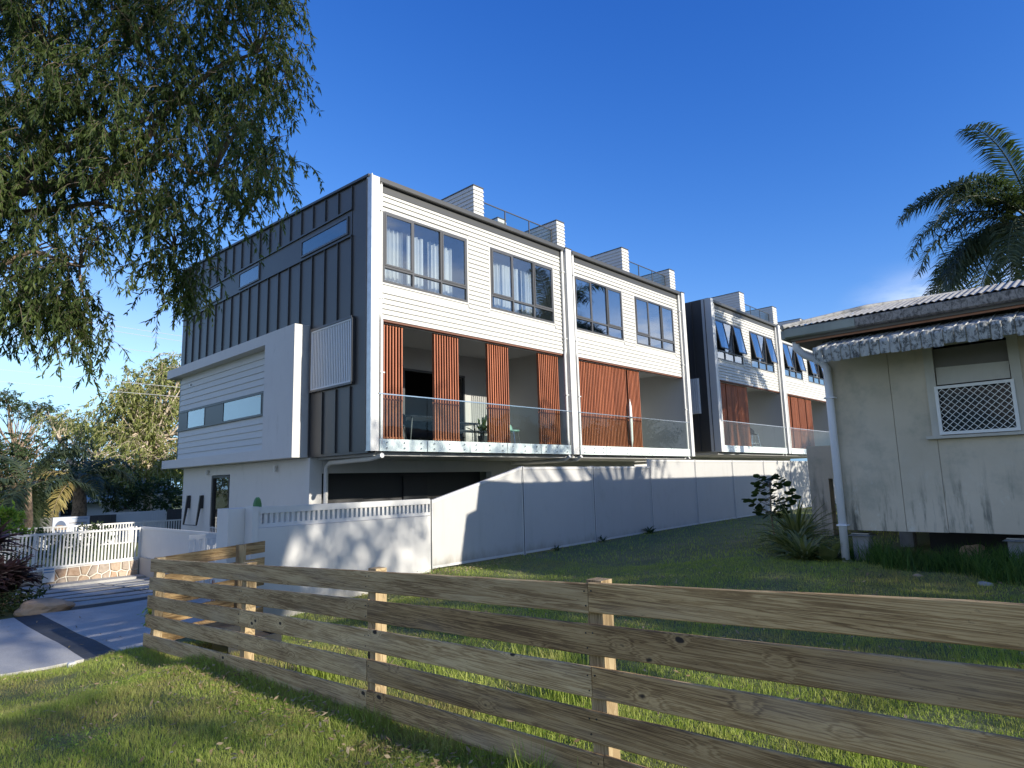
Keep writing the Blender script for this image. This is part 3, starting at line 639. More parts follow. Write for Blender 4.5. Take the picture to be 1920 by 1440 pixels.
cp=MB(); cp.hexa([(8.33,12.50,rt(12.5)-0.06),(8.68,12.50,rt(12.5)-0.06),(8.68,24.56,rt(24.56)-0.06),(8.33,24.56,rt(24.56)-0.06)],[(8.33,12.50,rt(12.5)),(8.68,12.50,rt(12.5)),(8.68,24.56,rt(24.56)),(8.33,24.56,rt(24.56))]); cp.build('capping',M['dark_clad'],B)
# louvred screen on the side wall
lv=MB(); lv.box(8.30,8.375,13.13,15.09,3.99,4.05).box(8.30,8.375,13.13,15.09,2.38,2.43).box(8.30,8.375,13.10,13.15,2.43,3.99).box(8.30,8.375,15.06,15.10,2.43,3.99)
lv=lv.build('louvre_screen',M['dark_frame'],B)
lf=MB(); lf.box(8.315,8.355,13.16,15.05,3.95,3.985).box(8.315,8.355,13.16,15.05,2.435,2.47).box(8.315,8.355,13.155,13.19,2.47,3.95).box(8.315,8.355,15.02,15.055,2.47,3.95).build('louvre_frame',M['louvre_white'],lv)
lm=MB().box(-0.006,0.006,-0.022,0.022,0,1.48).mesh('blade',M['louvre_white'])
for k in range(24): place('blade',lm,(8.335,13.225+k*0.0775,2.47),lv)
# --- white boxed frame
F=0.28; bx0=7.95
fb=MB(); fb.box(bx0,8.39,15.25,24.5,3.90,4.20); fb.box(bx0,8.39,15.25,24.58,0.73,1.01); fb.box(bx0,8.39,15.25,16.91,1.01,3.90)
fb=fb.build('box_frame',M['white_render'],B)
MB().box(8.26,8.39,16.91,23.95,1.01,3.90).build('box_wall',M['white_board'],B)
k=0; z=1.01
def board_y(parent,y0,y1,x,z):
    L=round(y1-y0,3)
    def f():
        mb=MB(); mb.prism([(0,0),(-0.03,0),(-0.006,0.186),(0,0.186)],-L/2,L/2,'y'); return mb.mesh('weatherboard',M['white_board'])
    place('weatherboard',cached(('wby',L),f),(x,(y0+y1)/2,z),parent)
for r in range(5): board_y(B,16.92,23.95,8.26,1.03+r*0.19)
for r in range(6): board_y(B,16.92,23.95,8.26,2.71+r*0.19)
w=MB(); w.box(8.225,8.262,16.92,24.0,2.64,2.70).box(8.20,8.262,16.92,24.05,2.00,2.06).box(8.245,8.262,16.92,17.64,2.06,2.64).box(8.245,8.262,20.3,21.7,2.06,2.64).box(8.245,8.262,23.25,23.97,2.06,2.64)
w=w.build('window',M['dark_clad'],B); MB().box(8.25,8.256,17.64,20.3,2.06,2.64).build('pane',M['dark_glass'],w); MB().box(8.25,8.256,21.7,23.25,2.06,2.64).build('pane',M['dark_glass'],w)
w=MB(); 
for y_ in (17.64,20.26,21.7,23.21): w.box(8.235,8.247,y_,y_+0.04,2.06,2.64)
w.build('window_frame',M['dark_frame'],B)
MB().tube([(8.19,23.0,3.55),(8.24,23.0,3.55)],0.03,8).build('wall_camera',M['galv'],B)
# --- ground floor
g=MB(); g.box(8.4,8.75,15.16,19.95,-2.0,0.72).box(8.4,8.75,21.35,23.75,-2.0,0.72).box(8.4,8.75,19.95,21.35,0.42,0.72).box(8.76,23.4,15.16,15.4,0.32,0.72).box(14.9,23.4,15.16,15.4,-1.9,0.32).box(8.76,23.4,23.5,23.75,-1.9,0.72)
g.box(23.41,26.1,15.2,15.4,-1.9,0.85); g.build('ground_wall',M['white_render'],B)
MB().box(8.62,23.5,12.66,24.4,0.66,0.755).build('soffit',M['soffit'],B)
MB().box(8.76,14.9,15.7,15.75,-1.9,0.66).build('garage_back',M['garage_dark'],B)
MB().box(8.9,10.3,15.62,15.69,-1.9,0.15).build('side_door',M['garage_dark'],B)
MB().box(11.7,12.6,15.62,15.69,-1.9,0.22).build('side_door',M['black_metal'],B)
dn=MB().box(8.42,8.50,20.05,20.10,-1.95,0.40).box(8.42,8.50,21.27,21.34,-1.95,0.40).box(8.42,8.50,20.10,21.27,0.33,0.40).build('entry_door',M['black_metal'],B)
MB().box(8.48,8.486,20.10,21.27,-1.95,0.33).build('pane',M['dark_glass'],dn)
MB().box(8.56,8.6,19.96,21.34,-1.95,0.41).build('entry_lining',M['dark_room'],B)
for y_,z_ in ((21.55,0.52),(16.9,0.50)):
    l=MB().tube([(8.33,y_,z_-0.08),(8.33,y_,z_+0.08)],0.045,10).box(8.33,8.398,y_-0.03,y_+0.03,z_-0.03,z_+0.03).build('wall_light',M['white_metal'],B)
# wall brackets (two black folded arms)
for y_ in (23.05,21.95):
    MB().hexa([(8.20,y_-0.03,-1.15),(8.24,y_-0.03,-1.15),(8.24,y_+0.03,-1.15),(8.20,y_+0.03,-1.15)],[(8.30,y_-0.04,-0.20),(8.395,y_-0.04,-0.20),(8.395,y_+0.04,-0.20),(8.30,y_+0.04,-0.20)]).box(8.30,8.395,y_-0.06,y_+0.06,-0.62,-0.20).build('folding_arm',M['black_metal'],B)
MB().tube([(8.22,21.95,-1.15),(8.22,23.05,-1.15)],0.012,6).build('cross_bar',M['black_metal'],B)
# --- posts
def post(B,x0,x1,dz,zt=7.42): 
    MB().box(x0,x1,YF-0.16,YF+0.3,0.76+dz,zt+dz).build('facade_post',M['white_metal'],B)
    MB().box(x0-0.02,x1+0.02,YF-0.18,YF+0.34,zt+dz,zt+dz+0.03).build('post_capping',M['dark_gutter'],B)
MB().box(8.385,8.60,YF-0.14,YF-0.0,0.76,7.43).build('facade_post',M['white_metal'],B)
MB().box(8.36,8.384,YF-0.15,YF+0.06,0.76,7.46).build('corner_flashing',M['galv'],B)
post(B,15.78,16.06,0); post(B,23.28,23.5,0)
unit(B,8.62,15.70,0.0,[(8.70,9.52),(10.45,11.36),(12.38,13.30),(14.55,15.56)],False)
unit(B,16.16,23.18,0.0,[(16.32,20.26,(19.28,19.42))],False,glass='mirror_glass')
for i in (0,1):
    a,b=((8.62,15.70),(16.16,23.18))[i]
    MB().box(a-0.08,a,YF-0.02,YF+3.0,0.76,7.3).build('party_wall',M['inner_wall'],B); MB().box(b,b+0.08,YF-0.02,YF+3.0,0.76,7.3).build('party_wall',M['inner_wall'],B)
for x_,s in ((8.665,1),(15.64,-1),(16.20,1),(23.13,-1)):
    downpipe(B,[(x_,YF-0.09,7.30),(x_,YF-0.09,4.0),(x_+0.03*s,YF-0.09,3.85),(x_+0.03*s,YF-0.09,0.90)],0.043,clips=((x_,YF-0.09,6.6),(x_,YF-0.09,4.4),(x_+0.03*s,YF-0.09,2.6)))
    MB().tube([(x_,YF-0.09,7.28),(x_,YF-0.09,7.42)],0.05,10).build('pipe_outlet',M['dark_gutter'],B)
downpipe(B,[(8.70,12.42,0.66),(8.72,12.9,0.60),(8.80,14.85,0.58),(8.82,15.05,0.48),(8.82,15.08,0.25),(8.82,15.08,-1.9)],0.06)
for x_ in (15.62,16.2,23.1): downpipe(B,[(x_,12.42,0.70),(x_,12.60,0.60),(x_+0.1,15.0,0.58)],0.055)
# roof and parapet fins
ro=MB(); ro.hexa([(8.6,12.6,7.34),(23.5,12.6,7.34),(23.5,24.5,7.95),(8.6,24.5,7.95)],[(8.6,12.6,7.40),(23.5,12.6,7.40),(23.5,24.5,8.01),(8.6,24.5,8.01)]); ro.build('roof',M['grey_roof'],B)
MB().box(23.3,23.5,12.7,24.5,0.76,7.40).build('end_wall',M['dark_clad'],B); MB().box(8.6,23.5,24.4,24.5,0.7,7.9).build('rear_wall',M['white_render'],B)
fin(B,12.2,12.56,12.9,16.4,7.44,8.58); fin(B,15.99,16.36,12.9,16.4,7.44,8.58); fin(B,19.83,20.24,12.9,16.4,7.44,8.60); fin(B,23.36,23.74,12.92,16.4,7.44,8.55); fin(B,14.72,15.08,14.4,16.6,7.6,8.78)
def roof_glass(B,x0,x1,dz):
    for k in range(3):
        p=x0+(x1-x0)*k/3+0.015; q=x0+(x1-x0)*(k+1)/3-0.015
        MB().box(p,q,13.10,13.11,7.42+dz,8.29+dz).build('glass_panel',M['balustrade_glass'],B)
        MB().box(q-0.012,q+0.022,13.092,13.118,7.42+dz,8.29+dz).build('glass_joint',M['dark_gutter'],B)
    MB().box(x0,x1+0.5,13.09,13.12,8.29+dz,8.315+dz).build('roof_rail',M['dark_gutter'],B)
roof_glass(B,12.62,15.95,0); roof_glass(B,20.3,23.3,0)

# --- second block behind
Z2=0.22
B2=empty('terrace_building',(25.9,12.55,-1.3),'matching white and charcoal block with its upper sashes propped open, farther along behind the first','building','terrace blocks')
MB().box(25.88,26.0,12.5,24.5,0.8+Z2,7.5+Z2).build('side_wall',M['dark_clad'],B2)
for i in range(18): seam_panel(B2,12.7+0.635*i,13.335+0.635*i,0.8+Z2,7.45+Z2,7.48+Z2,x=25.88)
lm2=MB().box(25.78,25.86,13.2,15.1,2.45+Z2,4.0+Z2).build('louvre_screen',M['louvre_white'],B2)
for k in range(20): MB().box(25.75,25.779,13.22+k*0.094,13.27+k*0.094,2.47+Z2,3.98+Z2).build('blade',M['louvre_white'],lm2)
MB().box(25.86,26.08,YF-0.16,YF+0.3,0.98,7.70).build('facade_post',M['white_metal'],B2)
for x0,x1 in ((33.35,33.62),(40.9,41.2)): post(B2,x0,x1,Z2,7.45)
unit(B2,26.12,33.20,Z2,[(26.15,27.28),(27.30,28.46),(28.48,29.62)],True,glass='mirror_glass')
unit(B2,33.76,40.8,Z2,[(33.85,34.85),(35.0,36.0),(36.05,37.1),(37.15,38.1)],True,glass='mirror_glass')
for a,b in ((26.12,33.20),(33.76,40.8)):
    MB().box(a-0.08,a,YF-0.02,YF+3.0,0.98,7.5).build('party_wall',M['inner_wall'],B2); MB().box(b,b+0.08,YF-0.02,YF+3.0,0.98,7.5).build('party_wall',M['inner_wall'],B2)
for x_,s in ((26.2,1),(33.12,-1),(33.82,1)): downpipe(B2,[(x_,YF-0.09,7.5),(x_,YF-0.09,4.2),(x_+0.03*s,YF-0.09,4.05),(x_+0.03*s,YF-0.09,1.1)],0.043)
ro=MB(); ro.hexa([(26,12.6,7.56),(41.2,12.6,7.56),(41.2,24.5,8.17),(26,24.5,8.17)],[(26,12.6,7.62),(41.2,12.6,7.62),(41.2,24.5,8.23),(26,24.5,8.23)]); ro.build('roof',M['grey_roof'],B2)
MB().box(26.0,41.1,12.66,24.4,0.88,0.975).build('soffit',M['soffit'],B2); MB().box(26,41,15.2,15.4,-1.9,0.88).build('ground_wall',M['white_render'],B2); MB().box(41.1,41.25,12.7,24.5,0.9,7.6).build('end_wall',M['dark_clad'],B2)
for x0 in (30.05,34.15,38.2): fin(B2,x0,x0+0.5,12.9,16.4,7.64,8.90)
roof_glass(B2,30.6,34.1,Z2)

# --- curtains hanging inside the first bay
def curtain(x0,x1,label,seed,gaps):
    r=random.Random(seed); mb=MB(); n=int((x1-x0)/0.018); zt,zb=6.45,4.42
    for k in range(n):
        x=x0+k*0.018; u=(x-x0)/(x1-x0)
        def yy(x): return 12.55+0.42+0.045*math.sin(x*42+1.3*math.sin(x*5+seed))+0.02*math.sin(x*97)
        if any(g0<u<g1 for g0,g1 in gaps): continue
        a,b=x,x+0.018; z=zb
        mb.add([(a,yy(a),z),(b,yy(b),z),(b,yy(b),zt),(a,yy(a),zt)],[(0,1,2,3)])
    o=mb.build('curtain',M['curtain'],None,smooth=True); tag(o,label,'curtain','sheer curtains in the nearest bay')
curtain(8.8,11.6,'sheer white curtain behind the three pane bedroom window nearest the corner post',3,((0.33,0.36),(0.55,0.62),(0.92,1.0)))
curtain(12.4,15.2,'sheer white curtain behind the bedroom window left of the central downpipes',8,((0.16,0.22),(0.60,0.64),(0.88,1.0)))
def sill_items():
    pass
# ------------------------------------------------------------------ balcony furniture
def lounge_chair(loc,rz,label,shell,legs,group=None,hi=0.0):
    E_=bpy.data.objects.new('balcony_chair',None); COL.objects.link(E_); E_.location=loc; tag(E_,label,'chair',group)
    c,s=math.cos(rz),math.sin(rz)
    def T(mb): mb.v=[(loc[0]+p[0]*c-p[1]*s,loc[1]+p[0]*s+p[1]*c,loc[2]+p[2]) for p in mb.v]; return mb
    seat=MB(); n=14
    rows=[]
    for i in range(n+1):
        t=math.pi*(0.10+0.80*i/n)+math.pi  # open towards +y local
        x=0.27*math.cos(t); y=0.24*math.sin(t)
        h=0.12+0.22*math.sin(math.pi*i/n)**0.7
        rows.append([(x*0.75,y*0.75,0.43+hi),(x,y,0.47+hi),(x*1.04,y*1.04,0.47+h+hi),(x*0.96,y*0.96,0.47+h+hi),(x*0.9,y*0.9,0.49+hi)])
    for i in range(n):
        for j in range(4): seat.add([rows[i][j],rows[i+1][j],rows[i+1][j+1],rows[i][j+1]],[(0,1,2,3)])
    T(seat).build('backrest',M[shell],E_,smooth=True)
    b=MB(); b.lathe((0,0.02,0),[(0.02,0.43+hi),(0.2,0.43+hi),(0.235,0.45+hi),(0.235,0.48+hi),(0.02,0.475+hi)],16); T(b).build('seat',M[shell],E_,smooth=True)
    for sx in (-1,1):
        for sy in (-1,1): T(MB().tube([(sx*0.15,sy*0.14,0.44+hi),(sx*0.23,sy*0.22,0)],[0.016,0.011],8)).build('leg',M[legs],E_)
    if hi: T(MB().tube([(-0.2,-0.19,0.25),(0.2,-0.19,0.25),(0.2,0.19,0.25),(-0.2,0.19,0.25),(-0.2,-0.19,0.25)],0.01,6)).build('footrest',M[legs],E_)
    return E_
FLZ=1.02
lounge_chair((14.0,13.35,FLZ),R(200),'mint green shell chair on the nearest balcony beside the potted plant','mint_plastic','chrome')
lounge_chair((9.95,13.6,FLZ),R(120),'dark upholstered chair at the left end of the balcony table','dark_fabric','black_metal')
lounge_chair((10.4,14.5,FLZ),R(60),'dark chair behind the balcony table near the sliding door','dark_fabric','black_metal')
def table(x0,x1,y0,y1,z,label,name='balcony_table',low=False):
    E_=empty(name,((x0+x1)/2,(y0+y1)/2,FLZ),label,'table' if not low else 'bench')
    MB().box(x0,x1,y0,y1,z-0.045,z).build('tabletop' if not low else 'seat',M['black_metal'],E_,bevel=0.006)
    for sx in (x0+0.12,x1-0.12):
        for sy in (y0+0.1,y1-0.1): MB().tube([(sx,sy,z-0.04),(sx+(0.08 if sx>(x0+x1)/2 else -0.08)*0.8,sy,FLZ)],[0.028,0.02],8).build('leg',M['black_metal'],E_)
table(10.2,11.7,13.3,14.2,1.76,'dark outdoor table between the first two slat screens')
table(12.0,13.3,14.0,14.7,1.74,'dark table against the glass door right of the second slat screen')
table(11.9,13.2,13.5,13.8,1.46,'long dark bench in front of the right hand balcony table','balcony_bench',True)
pt=empty('potted_plant',(13.55,14.1,FLZ),'leafy potted plant on the balcony beside the third slat screen','plant')
MB().lathe((13.55,14.1,FLZ),[(0.12,0),(0.17,0.35),(0.15,0.35),(0.1,0.3)],14).build('pot',M['dark_fabric'],pt)
pl=MB(); r=random.Random(4)
for k in range(30):
    a=r.uniform(0,6.28); e=r.uniform(0.3,1.3); L=r.uniform(0.35,0.7); p0=Vector((13.55,14.1,FLZ+0.35)); d=Vector((math.cos(a)*math.cos(e),math.sin(a)*math.cos(e),math.sin(e)))
    p1=p0+d*L; s=d.cross(Vector((0,0,1))).normalized()*0.05; pm=p1-d*0.11
    pl.add([tuple(p0),tuple(pm+s),tuple(p1),tuple(pm-s)],[(0,1,2,3)])
pl.build('foliage',M['dark_leaf'],pt)
um=empty('closed_umbrella',(19.25,12.5,FLZ),'furled white umbrella standing in front of the wide orange slat screen','umbrella')
MB().lathe((19.25,12.52,1.04),[(0.015,0.0),(0.05,0.25),(0.062,0.9),(0.05,1.45),(0.02,1.62)],10).build('canopy',M['umbrella_cloth'],um,smooth=True)
MB().tube([(19.25,12.52,1.02),(19.25,12.52,2.74)],0.014,8).build('pole',M['white_metal'],um)
for i,(x_,lb) in enumerate(((30.15,'steel framed bar stool on the far balcony, the one nearer the slat screen'),(31.1,'steel framed bar stool on the far balcony, the one nearer the downpipes'))):
    lounge_chair((x_,13.2,FLZ+Z2),R(150+80*i),lb,'dark_fabric','chrome','bar stools on the far balcony',hi=0.24)
# ------------------------------------------------------------------ white metal boundary fence
YW=8.9
WF=empty('metal_fence',(7.23,YW,-1.5),'tall pale metal panel fence stepping up beside the lawn','fence')
px=[7.23,9.60,11.97,14.40,16.78,19.15,21.5,23.85,26.2,28.6,31.0]
bot=[-1.47,-1.45,-1.42,-1.38,-1.35,-1.33,-1.31,-1.30,-1.28,-1.27,-1.25]
for i in range(len(px)-1):
    x0,x1=px[i]+0.03,px[i+1]-0.03
    zt0,zt1=((-0.30,0.27) if i==0 else ((0.27,0.27) if i<3 else (0.44,0.44)))
    zb=bot[i]+0.02
    b_=[(x0,YW-0.02,bot[i]+0.02),(x1,YW-0.02,bot[i+1]+0.02),(x1,YW+0.02,bot[i+1]+0.02),(x0,YW+0.02,bot[i]+0.02)]
    t_=[(x0,YW-0.02,zt0-0.05),(x1,YW-0.02,zt1-0.05),(x1,YW+0.02,zt1-0.05),(x0,YW+0.02,zt0-0.05)]
    P=MB().hexa(b_,t_).build('fence_panel',M['fence_panel'],WF)
    MB().hexa([(x0,YW-0.034,zt0-0.052),(x1,YW-0.034,zt1-0.052),(x1,YW+0.034,zt1-0.052),(x0,YW+0.034,zt0-0.052)],[(x0,YW-0.034,zt0),(x1,YW-0.034,zt1),(x1,YW+0.034,zt1),(x0,YW+0.034,zt0)]).build('top_rail',M['white_metal'],P)
    MB().hexa([(x0,YW-0.034,bot[i]+0.015),(x1,YW-0.034,bot[i+1]+0.015),(x1,YW+0.034,bot[i+1]+0.015),(x0,YW+0.034,bot[i]+0.015)],[(x0,YW-0.034,bot[i]+0.055),(x1,YW-0.034,bot[i+1]+0.055),(x1,YW+0.034,bot[i+1]+0.055),(x0,YW+0.034,bot[i]+0.055)]).build('bottom_rail',M['white_metal'],P)
for i,x in enumerate(px):
    zt=(-0.30,0.27,0.27,0.44,0.44)[min(i,4)]
    pq=MB().box(x-0.032,x-0.015,YW-0.037,YW+0.037,bot[i]-0.1,zt+0.012).box(x+0.015,x+0.032,YW-0.037,YW+0.037,bot[i]-0.1,zt+0.012).build('post',M['white_metal'],WF)
    MB().box(x-0.0145,x+0.0145,YW-0.030,YW+0.03,bot[i]-0.1,zt).build('post_channel',M['joint_grey'],pq)
# ------------------------------------------------------------------ rendered wall with slat infill
RW=empty('rendered_wall',(4.0,YW,-1.9),'low pale rendered wall topped by a row of white upright slats','wall')
MB().hexa([(4.12,YW-0.09,-2.0),(7.17,YW-0.09,-1.6),(7.17,YW+0.09,-1.6),(4.12,YW+0.09,-2.0)],[(4.12,YW-0.09,-0.555),(7.17,YW-0.09,-0.56),(7.17,YW+0.09,-0.56),(4.12,YW+0.09,-0.555)]).build('wall',M['white_render'],RW)
MB().box(4.03,4.115,YW-0.11,YW+0.12,-2.05,-0.26).build('pillar',M['white_metal'],RW)
MB().hexa([(3.80,YW+0.13,-2.05),(4.115,YW+0.13,-2.05),(4.115,YW+0.5,-2.05),(3.80,YW+0.5,-2.05)],[(3.80,YW+0.13,-0.28),(4.115,YW+0.13,-0.28),(4.115,YW+0.5,-0.28),(3.80,YW+0.5,-0.28)]).build('pier',M['white_render'],RW)
MB().box(4.116,7.19,YW-0.05,YW+0.05,-0.36,-0.27).build('top_rail',M['white_metal'],RW)
MB().box(4.116,7.19,YW-0.045,YW+0.045,-0.553,-0.50).build('bottom_rail',M['white_metal'],RW)
sm=MB().box(-0.020,0.020,-0.035,0.035,0,0.14).mesh('slat',M['white_metal'])
for k in range(37): place('slat',sm,(4.17+k*0.0825,YW,-0.50),RW)
# ------------------------------------------------------------------ timber fence
XF=2.62
YS=[8.16,5.86,3.88,1.99,0.1,-1.9]
def ztop(y): return float(np.interp(y,[-2,0.3,0.98,1.98,3.9,5.9,8.2],[-0.40,-0.42,-0.455,-0.505,-0.585,-0.675,-0.77]))
def zbot(y): return float(np.interp(y,[-2,0.3,2.0,3.8,5.86,8.2],[-1.34,-1.37,-1.43,-1.50,-1.60,-1.735]))
TF=empty('timber_fence',(XF,3,-1.6),'weathered five rail timber fence with square posts along the lawn','fence')
def fence_board(parent,y0,y1,row,thk=0.022,mat='fence_timber',x=XF,seed=0,wd=0.142):
    r=random.Random(seed*31+row*7+int(y0*10)); L=y1-y0; n=max(3,int(L/0.25)); mb=MB()
    bow=r.uniform(-0.006,0.006); off=r.uniform(-0.005,0.005); xo=r.uniform(-0.003,0.003)
    zc0=None
    ring=[]
    for i in range(n+1):
        y=y0+L*i/n; u=i/n
        t=ztop(y); b=zbot(y); p=(t-b-wd)/4.0
        zt=t-row*p+bow*math.sin(math.pi*u)+off+(0.006*r.uniform(-1,1) if 0<i<n else 0)*0.3
        if zc0 is None: zc0=(ztop((y0+y1)/2)-row*((ztop((y0+y1)/2)-zbot((y0+y1)/2)-wd)/4.0))-wd/2
        c=0.004; zb_=zt-wd+r.uniform(-0.0015,0.0015)
        ring.append([(0,y,zb_+c),(0,y,zt-c),(c,y,zt),(thk-c,y,zt),(thk,y,zt-c),(thk,y,zb_+c),(thk-c,y,zb_),(c,y,zb_)])
    yc=(y0+y1)/2
    for rg in ring: mb.v+=[(q[0],q[1]-yc,q[2]-zc0) for q in rg]
    for i in range(n):
        for j in range(8): mb.f.append((i*8+j,i*8+(j+1)%8,(i+1)*8+(j+1)%8,(i+1)*8+j))
    mb.f.append(tuple(range(8))[::-1]); mb.f.append(tuple(n*8+j for j in range(8)))
    me=mb.mesh('rail',M[mat]); return place('rail',me,(x+xo-thk,yc,zc0),parent)
splits=[[8.22,5.86+2.0-2.0-1.98+0.0,1.99,-1.9],[8.24,3.88,0.1,-1.9],[8.27,5.86,1.99,-1.9],[8.30,5.86,3.88,0.1,-1.9],[8.33,3.88,1.94,-1.9]]
splits[0]=[8.22,1.99,-1.9]
for row,s in enumerate(splits):
    for a,b in zip(s[:-1],s[1:]): fence_board(TF,b+0.0015,a-0.0015,row,mat='fence_timber_grey' if a>5 else 'fence_timber',seed=row+1)
for i,y in enumerate(YS):
    pm=MB().box(-0.045,0.045,-0.045,0.045,0,ztop(y)-zbot(y)+0.35+0.012); 
    pm.v=[(q[0],q[1],q[2]) for q in pm.v]; bmx=pm.mesh('post',M['post_timber'])
    # swap axes so the grain (object y) runs upright
    me=MB().box(-0.045,0.045,0,ztop(y)-zbot(y)+0.362,-0.045,0.045).mesh('post',M['post_timber'])
    place('post',me,(XF+0.048,y-(0.02 if i else 0.03),zbot(y)-0.35),TF,rot=(R(90),0,0))
nl=MB()
for y in YS:
    for row in range(5):
        p=(ztop(y)-zbot(y)-0.142)/4.0
        for dz_,dy_ in ((0.035,-0.02),(0.108,0.015),(0.04,0.022)):
            z=ztop(y)-row*p-dz_; nl.tube([(XF-0.0245,y+dy_,z),(XF-0.018,y+dy_,z)],0.0042,6)
no=nl.build('nails',M['black_metal'],TF); no['kind']='stuff'
# return leg of the fence, running back to the rendered wall
TR=empty('timber_fence',(3.3,8.2,-1.8),'short return of timber rails from the corner post to the rendered wall','fence')
def ret_board(row,x0,x1,mat='fence_timber'):
    wd=0.142; L=x1-x0
    z0=-0.77-row*0.205; z1=z0+0.085
    me=MB(); me.hexa([(-0.011,-L/2,z0-wd),(0.011,-L/2,z0-wd),(0.011,L/2,z1-wd),(-0.011,L/2,z1-wd)],[(-0.011,-L/2,z0),(0.011,-L/2,z0),(0.011,L/2,z1),(-0.011,L/2,z1)])
    zc=(z0+z1)/2-wd/2; me.v=[(-q[0],q[1],q[2]-zc) for q in me.v]; me.f=[f[::-1] for f in me.f]
    mm_=me.mesh('rail',M[mat]); place('rail',mm_,((x0+x1)/2,8.235+0.0,zc),TR,rot=(0,0,R(-90)))
for row in range(5): ret_board(row,2.64,3.95)
for x in (3.62,):
    me=MB().box(-0.045,0.045,0,1.35,-0.045,0.045).mesh('post',M['post_timber']); place('post',me,(x,8.185,-2.05),TR,rot=(R(90),0,0))
# planter trays leaning inside the fence corner
for i,(x,y,z,lb) in enumerate(((3.35,7.75,-1.68,'black plastic plant tray inside the corner of the timber fence, the higher one'),(3.15,6.9,-1.66,'black plastic plant tray inside the corner of the timber fence, the lower one'))):
    P=empty('plant_tray',(x,y,z),lb,'tray','plant trays in the fence corner')
    MB().box(x-0.28,x+0.28,y-0.2,y+0.2,z,z+0.02).box(x-0.28,x-0.26,y-0.2,y+0.2,z+0.021,z+0.14).box(x+0.26,x+0.28,y-0.2,y+0.2,z+0.021,z+0.14).box(x-0.259,x+0.259,y-0.2,y-0.18,z+0.021,z+0.14).box(x-0.259,x+0.259,y+0.18,y+0.2,z+0.021,z+0.14).build('tray',M['black_metal'],P)
    MB().box(x-0.258,x+0.258,y-0.178,y+0.178,z+0.022,z+0.10).build('soil',M['soil'],P)
yp=empty('trailing_plant',(2.72,8.25,-1.35),'small yellow potted creeper hooked on the end post of the timber fence','plant')
MB().lathe((2.70,8.29,-1.42),[(0.06,0),(0.09,0.09),(0.1,0.10),(0.08,0.10)],12).build('pot',M['yellow_pot'],yp)
pl=MB(); r=random.Random(9)
for k in range(60):
    a=r.uniform(0,6.28); q=Vector((2.66+0.12*math.cos(a)*r.random(),8.30+0.12*math.sin(a)*r.random(),-1.33+r.uniform(-0.16,0.05))); d=Vector((math.cos(a),math.sin(a),r.uniform(-1,0.3))).normalized(); s=d.cross(Vector((0,0,1))).normalized()*0.014
    pl.add([tuple(q),tuple(q+d*0.03+s),tuple(q+d*0.06),tuple(q+d*0.03-s)],[(0,1,2,3)])
pl.build('foliage',M['bright_leaf'],yp)

# ------------------------------------------------------------------ slatted fence on the stone base, and its return
def picket_fence(name,x0,x1,y,zt,zb,pitch,label,base=None,w=0.035,zt1=None,zb1=None,posts=()):
    zt1=zt if zt1 is None else zt1; zb1=zb if zb1 is None else zb1
    E_=empty(name,((x0+x1)/2,y,zb),label,'fence')
    MB().hexa([(x0,y-0.03,zt-0.05),(x1,y-0.03,zt1-0.05),(x1,y+0.03,zt1-0.05),(x0,y+0.03,zt-0.05)],[(x0,y-0.03,zt),(x1,y-0.03,zt1),(x1,y+0.03,zt1),(x0,y+0.03,zt)]).build('top_rail',M['white_metal'],E_)
    MB().hexa([(x0,y-0.03,zb),(x1,y-0.03,zb1),(x1,y+0.03,zb1),(x0,y+0.03,zb)],[(x0,y-0.03,zb+0.045),(x1,y-0.03,zb1+0.045),(x1,y+0.03,zb1+0.045),(x0,y+0.03,zb+0.045)]).build('bottom_rail',M['white_metal'],E_)
    n=int((x1-x0)/pitch); zl=lambda x:zb+(zb1-zb)*(x-x0)/(x1-x0)
    hh=zt-zb-0.095; me=MB().box(-w/2,w/2,-0.012,0.012,0,round(hh,3)).mesh('picket',M['white_metal'])
    for k in range(n):
        x=x0+(k+0.5)*pitch; place('picket',me,(x,y,zl(x)+0.045),E_)
    for p in posts: MB().box(p-0.03,p+0.03,y-0.034,y+0.034,zb-0.1,zt+0.01).build('post',M['white_metal'],E_)
    return E_
picket_fence('picket_fence',1.9,5.70,19.0,-0.95,-1.83,0.075,'white slatted fence standing on the crazy stone base',zt1=-0.95,zb1=-1.74,posts=(3.45,5.72))
# return towards the camera: closely set white uprights over a plain kerb
RF=empty('picket_fence',(5.75,16.5,-1.8),'low white close boarded fence running from the corner to the letterbox gate','fence')
MB().box(5.72,5.78,13.95,18.98,-0.99,-0.93).build('top_rail',M['white_metal'],RF)
MB().box(5.70,5.80,13.95,18.98,-2.4,-1.70).build('kerb',M['white_render'],RF)
me=MB().box(-0.012,0.012,-0.042,0.042,0,0.71).mesh('picket',M['white_metal'])
for k in range(55): place('picket',me,(5.75,13.99+k*0.0912,-1.70),RF)
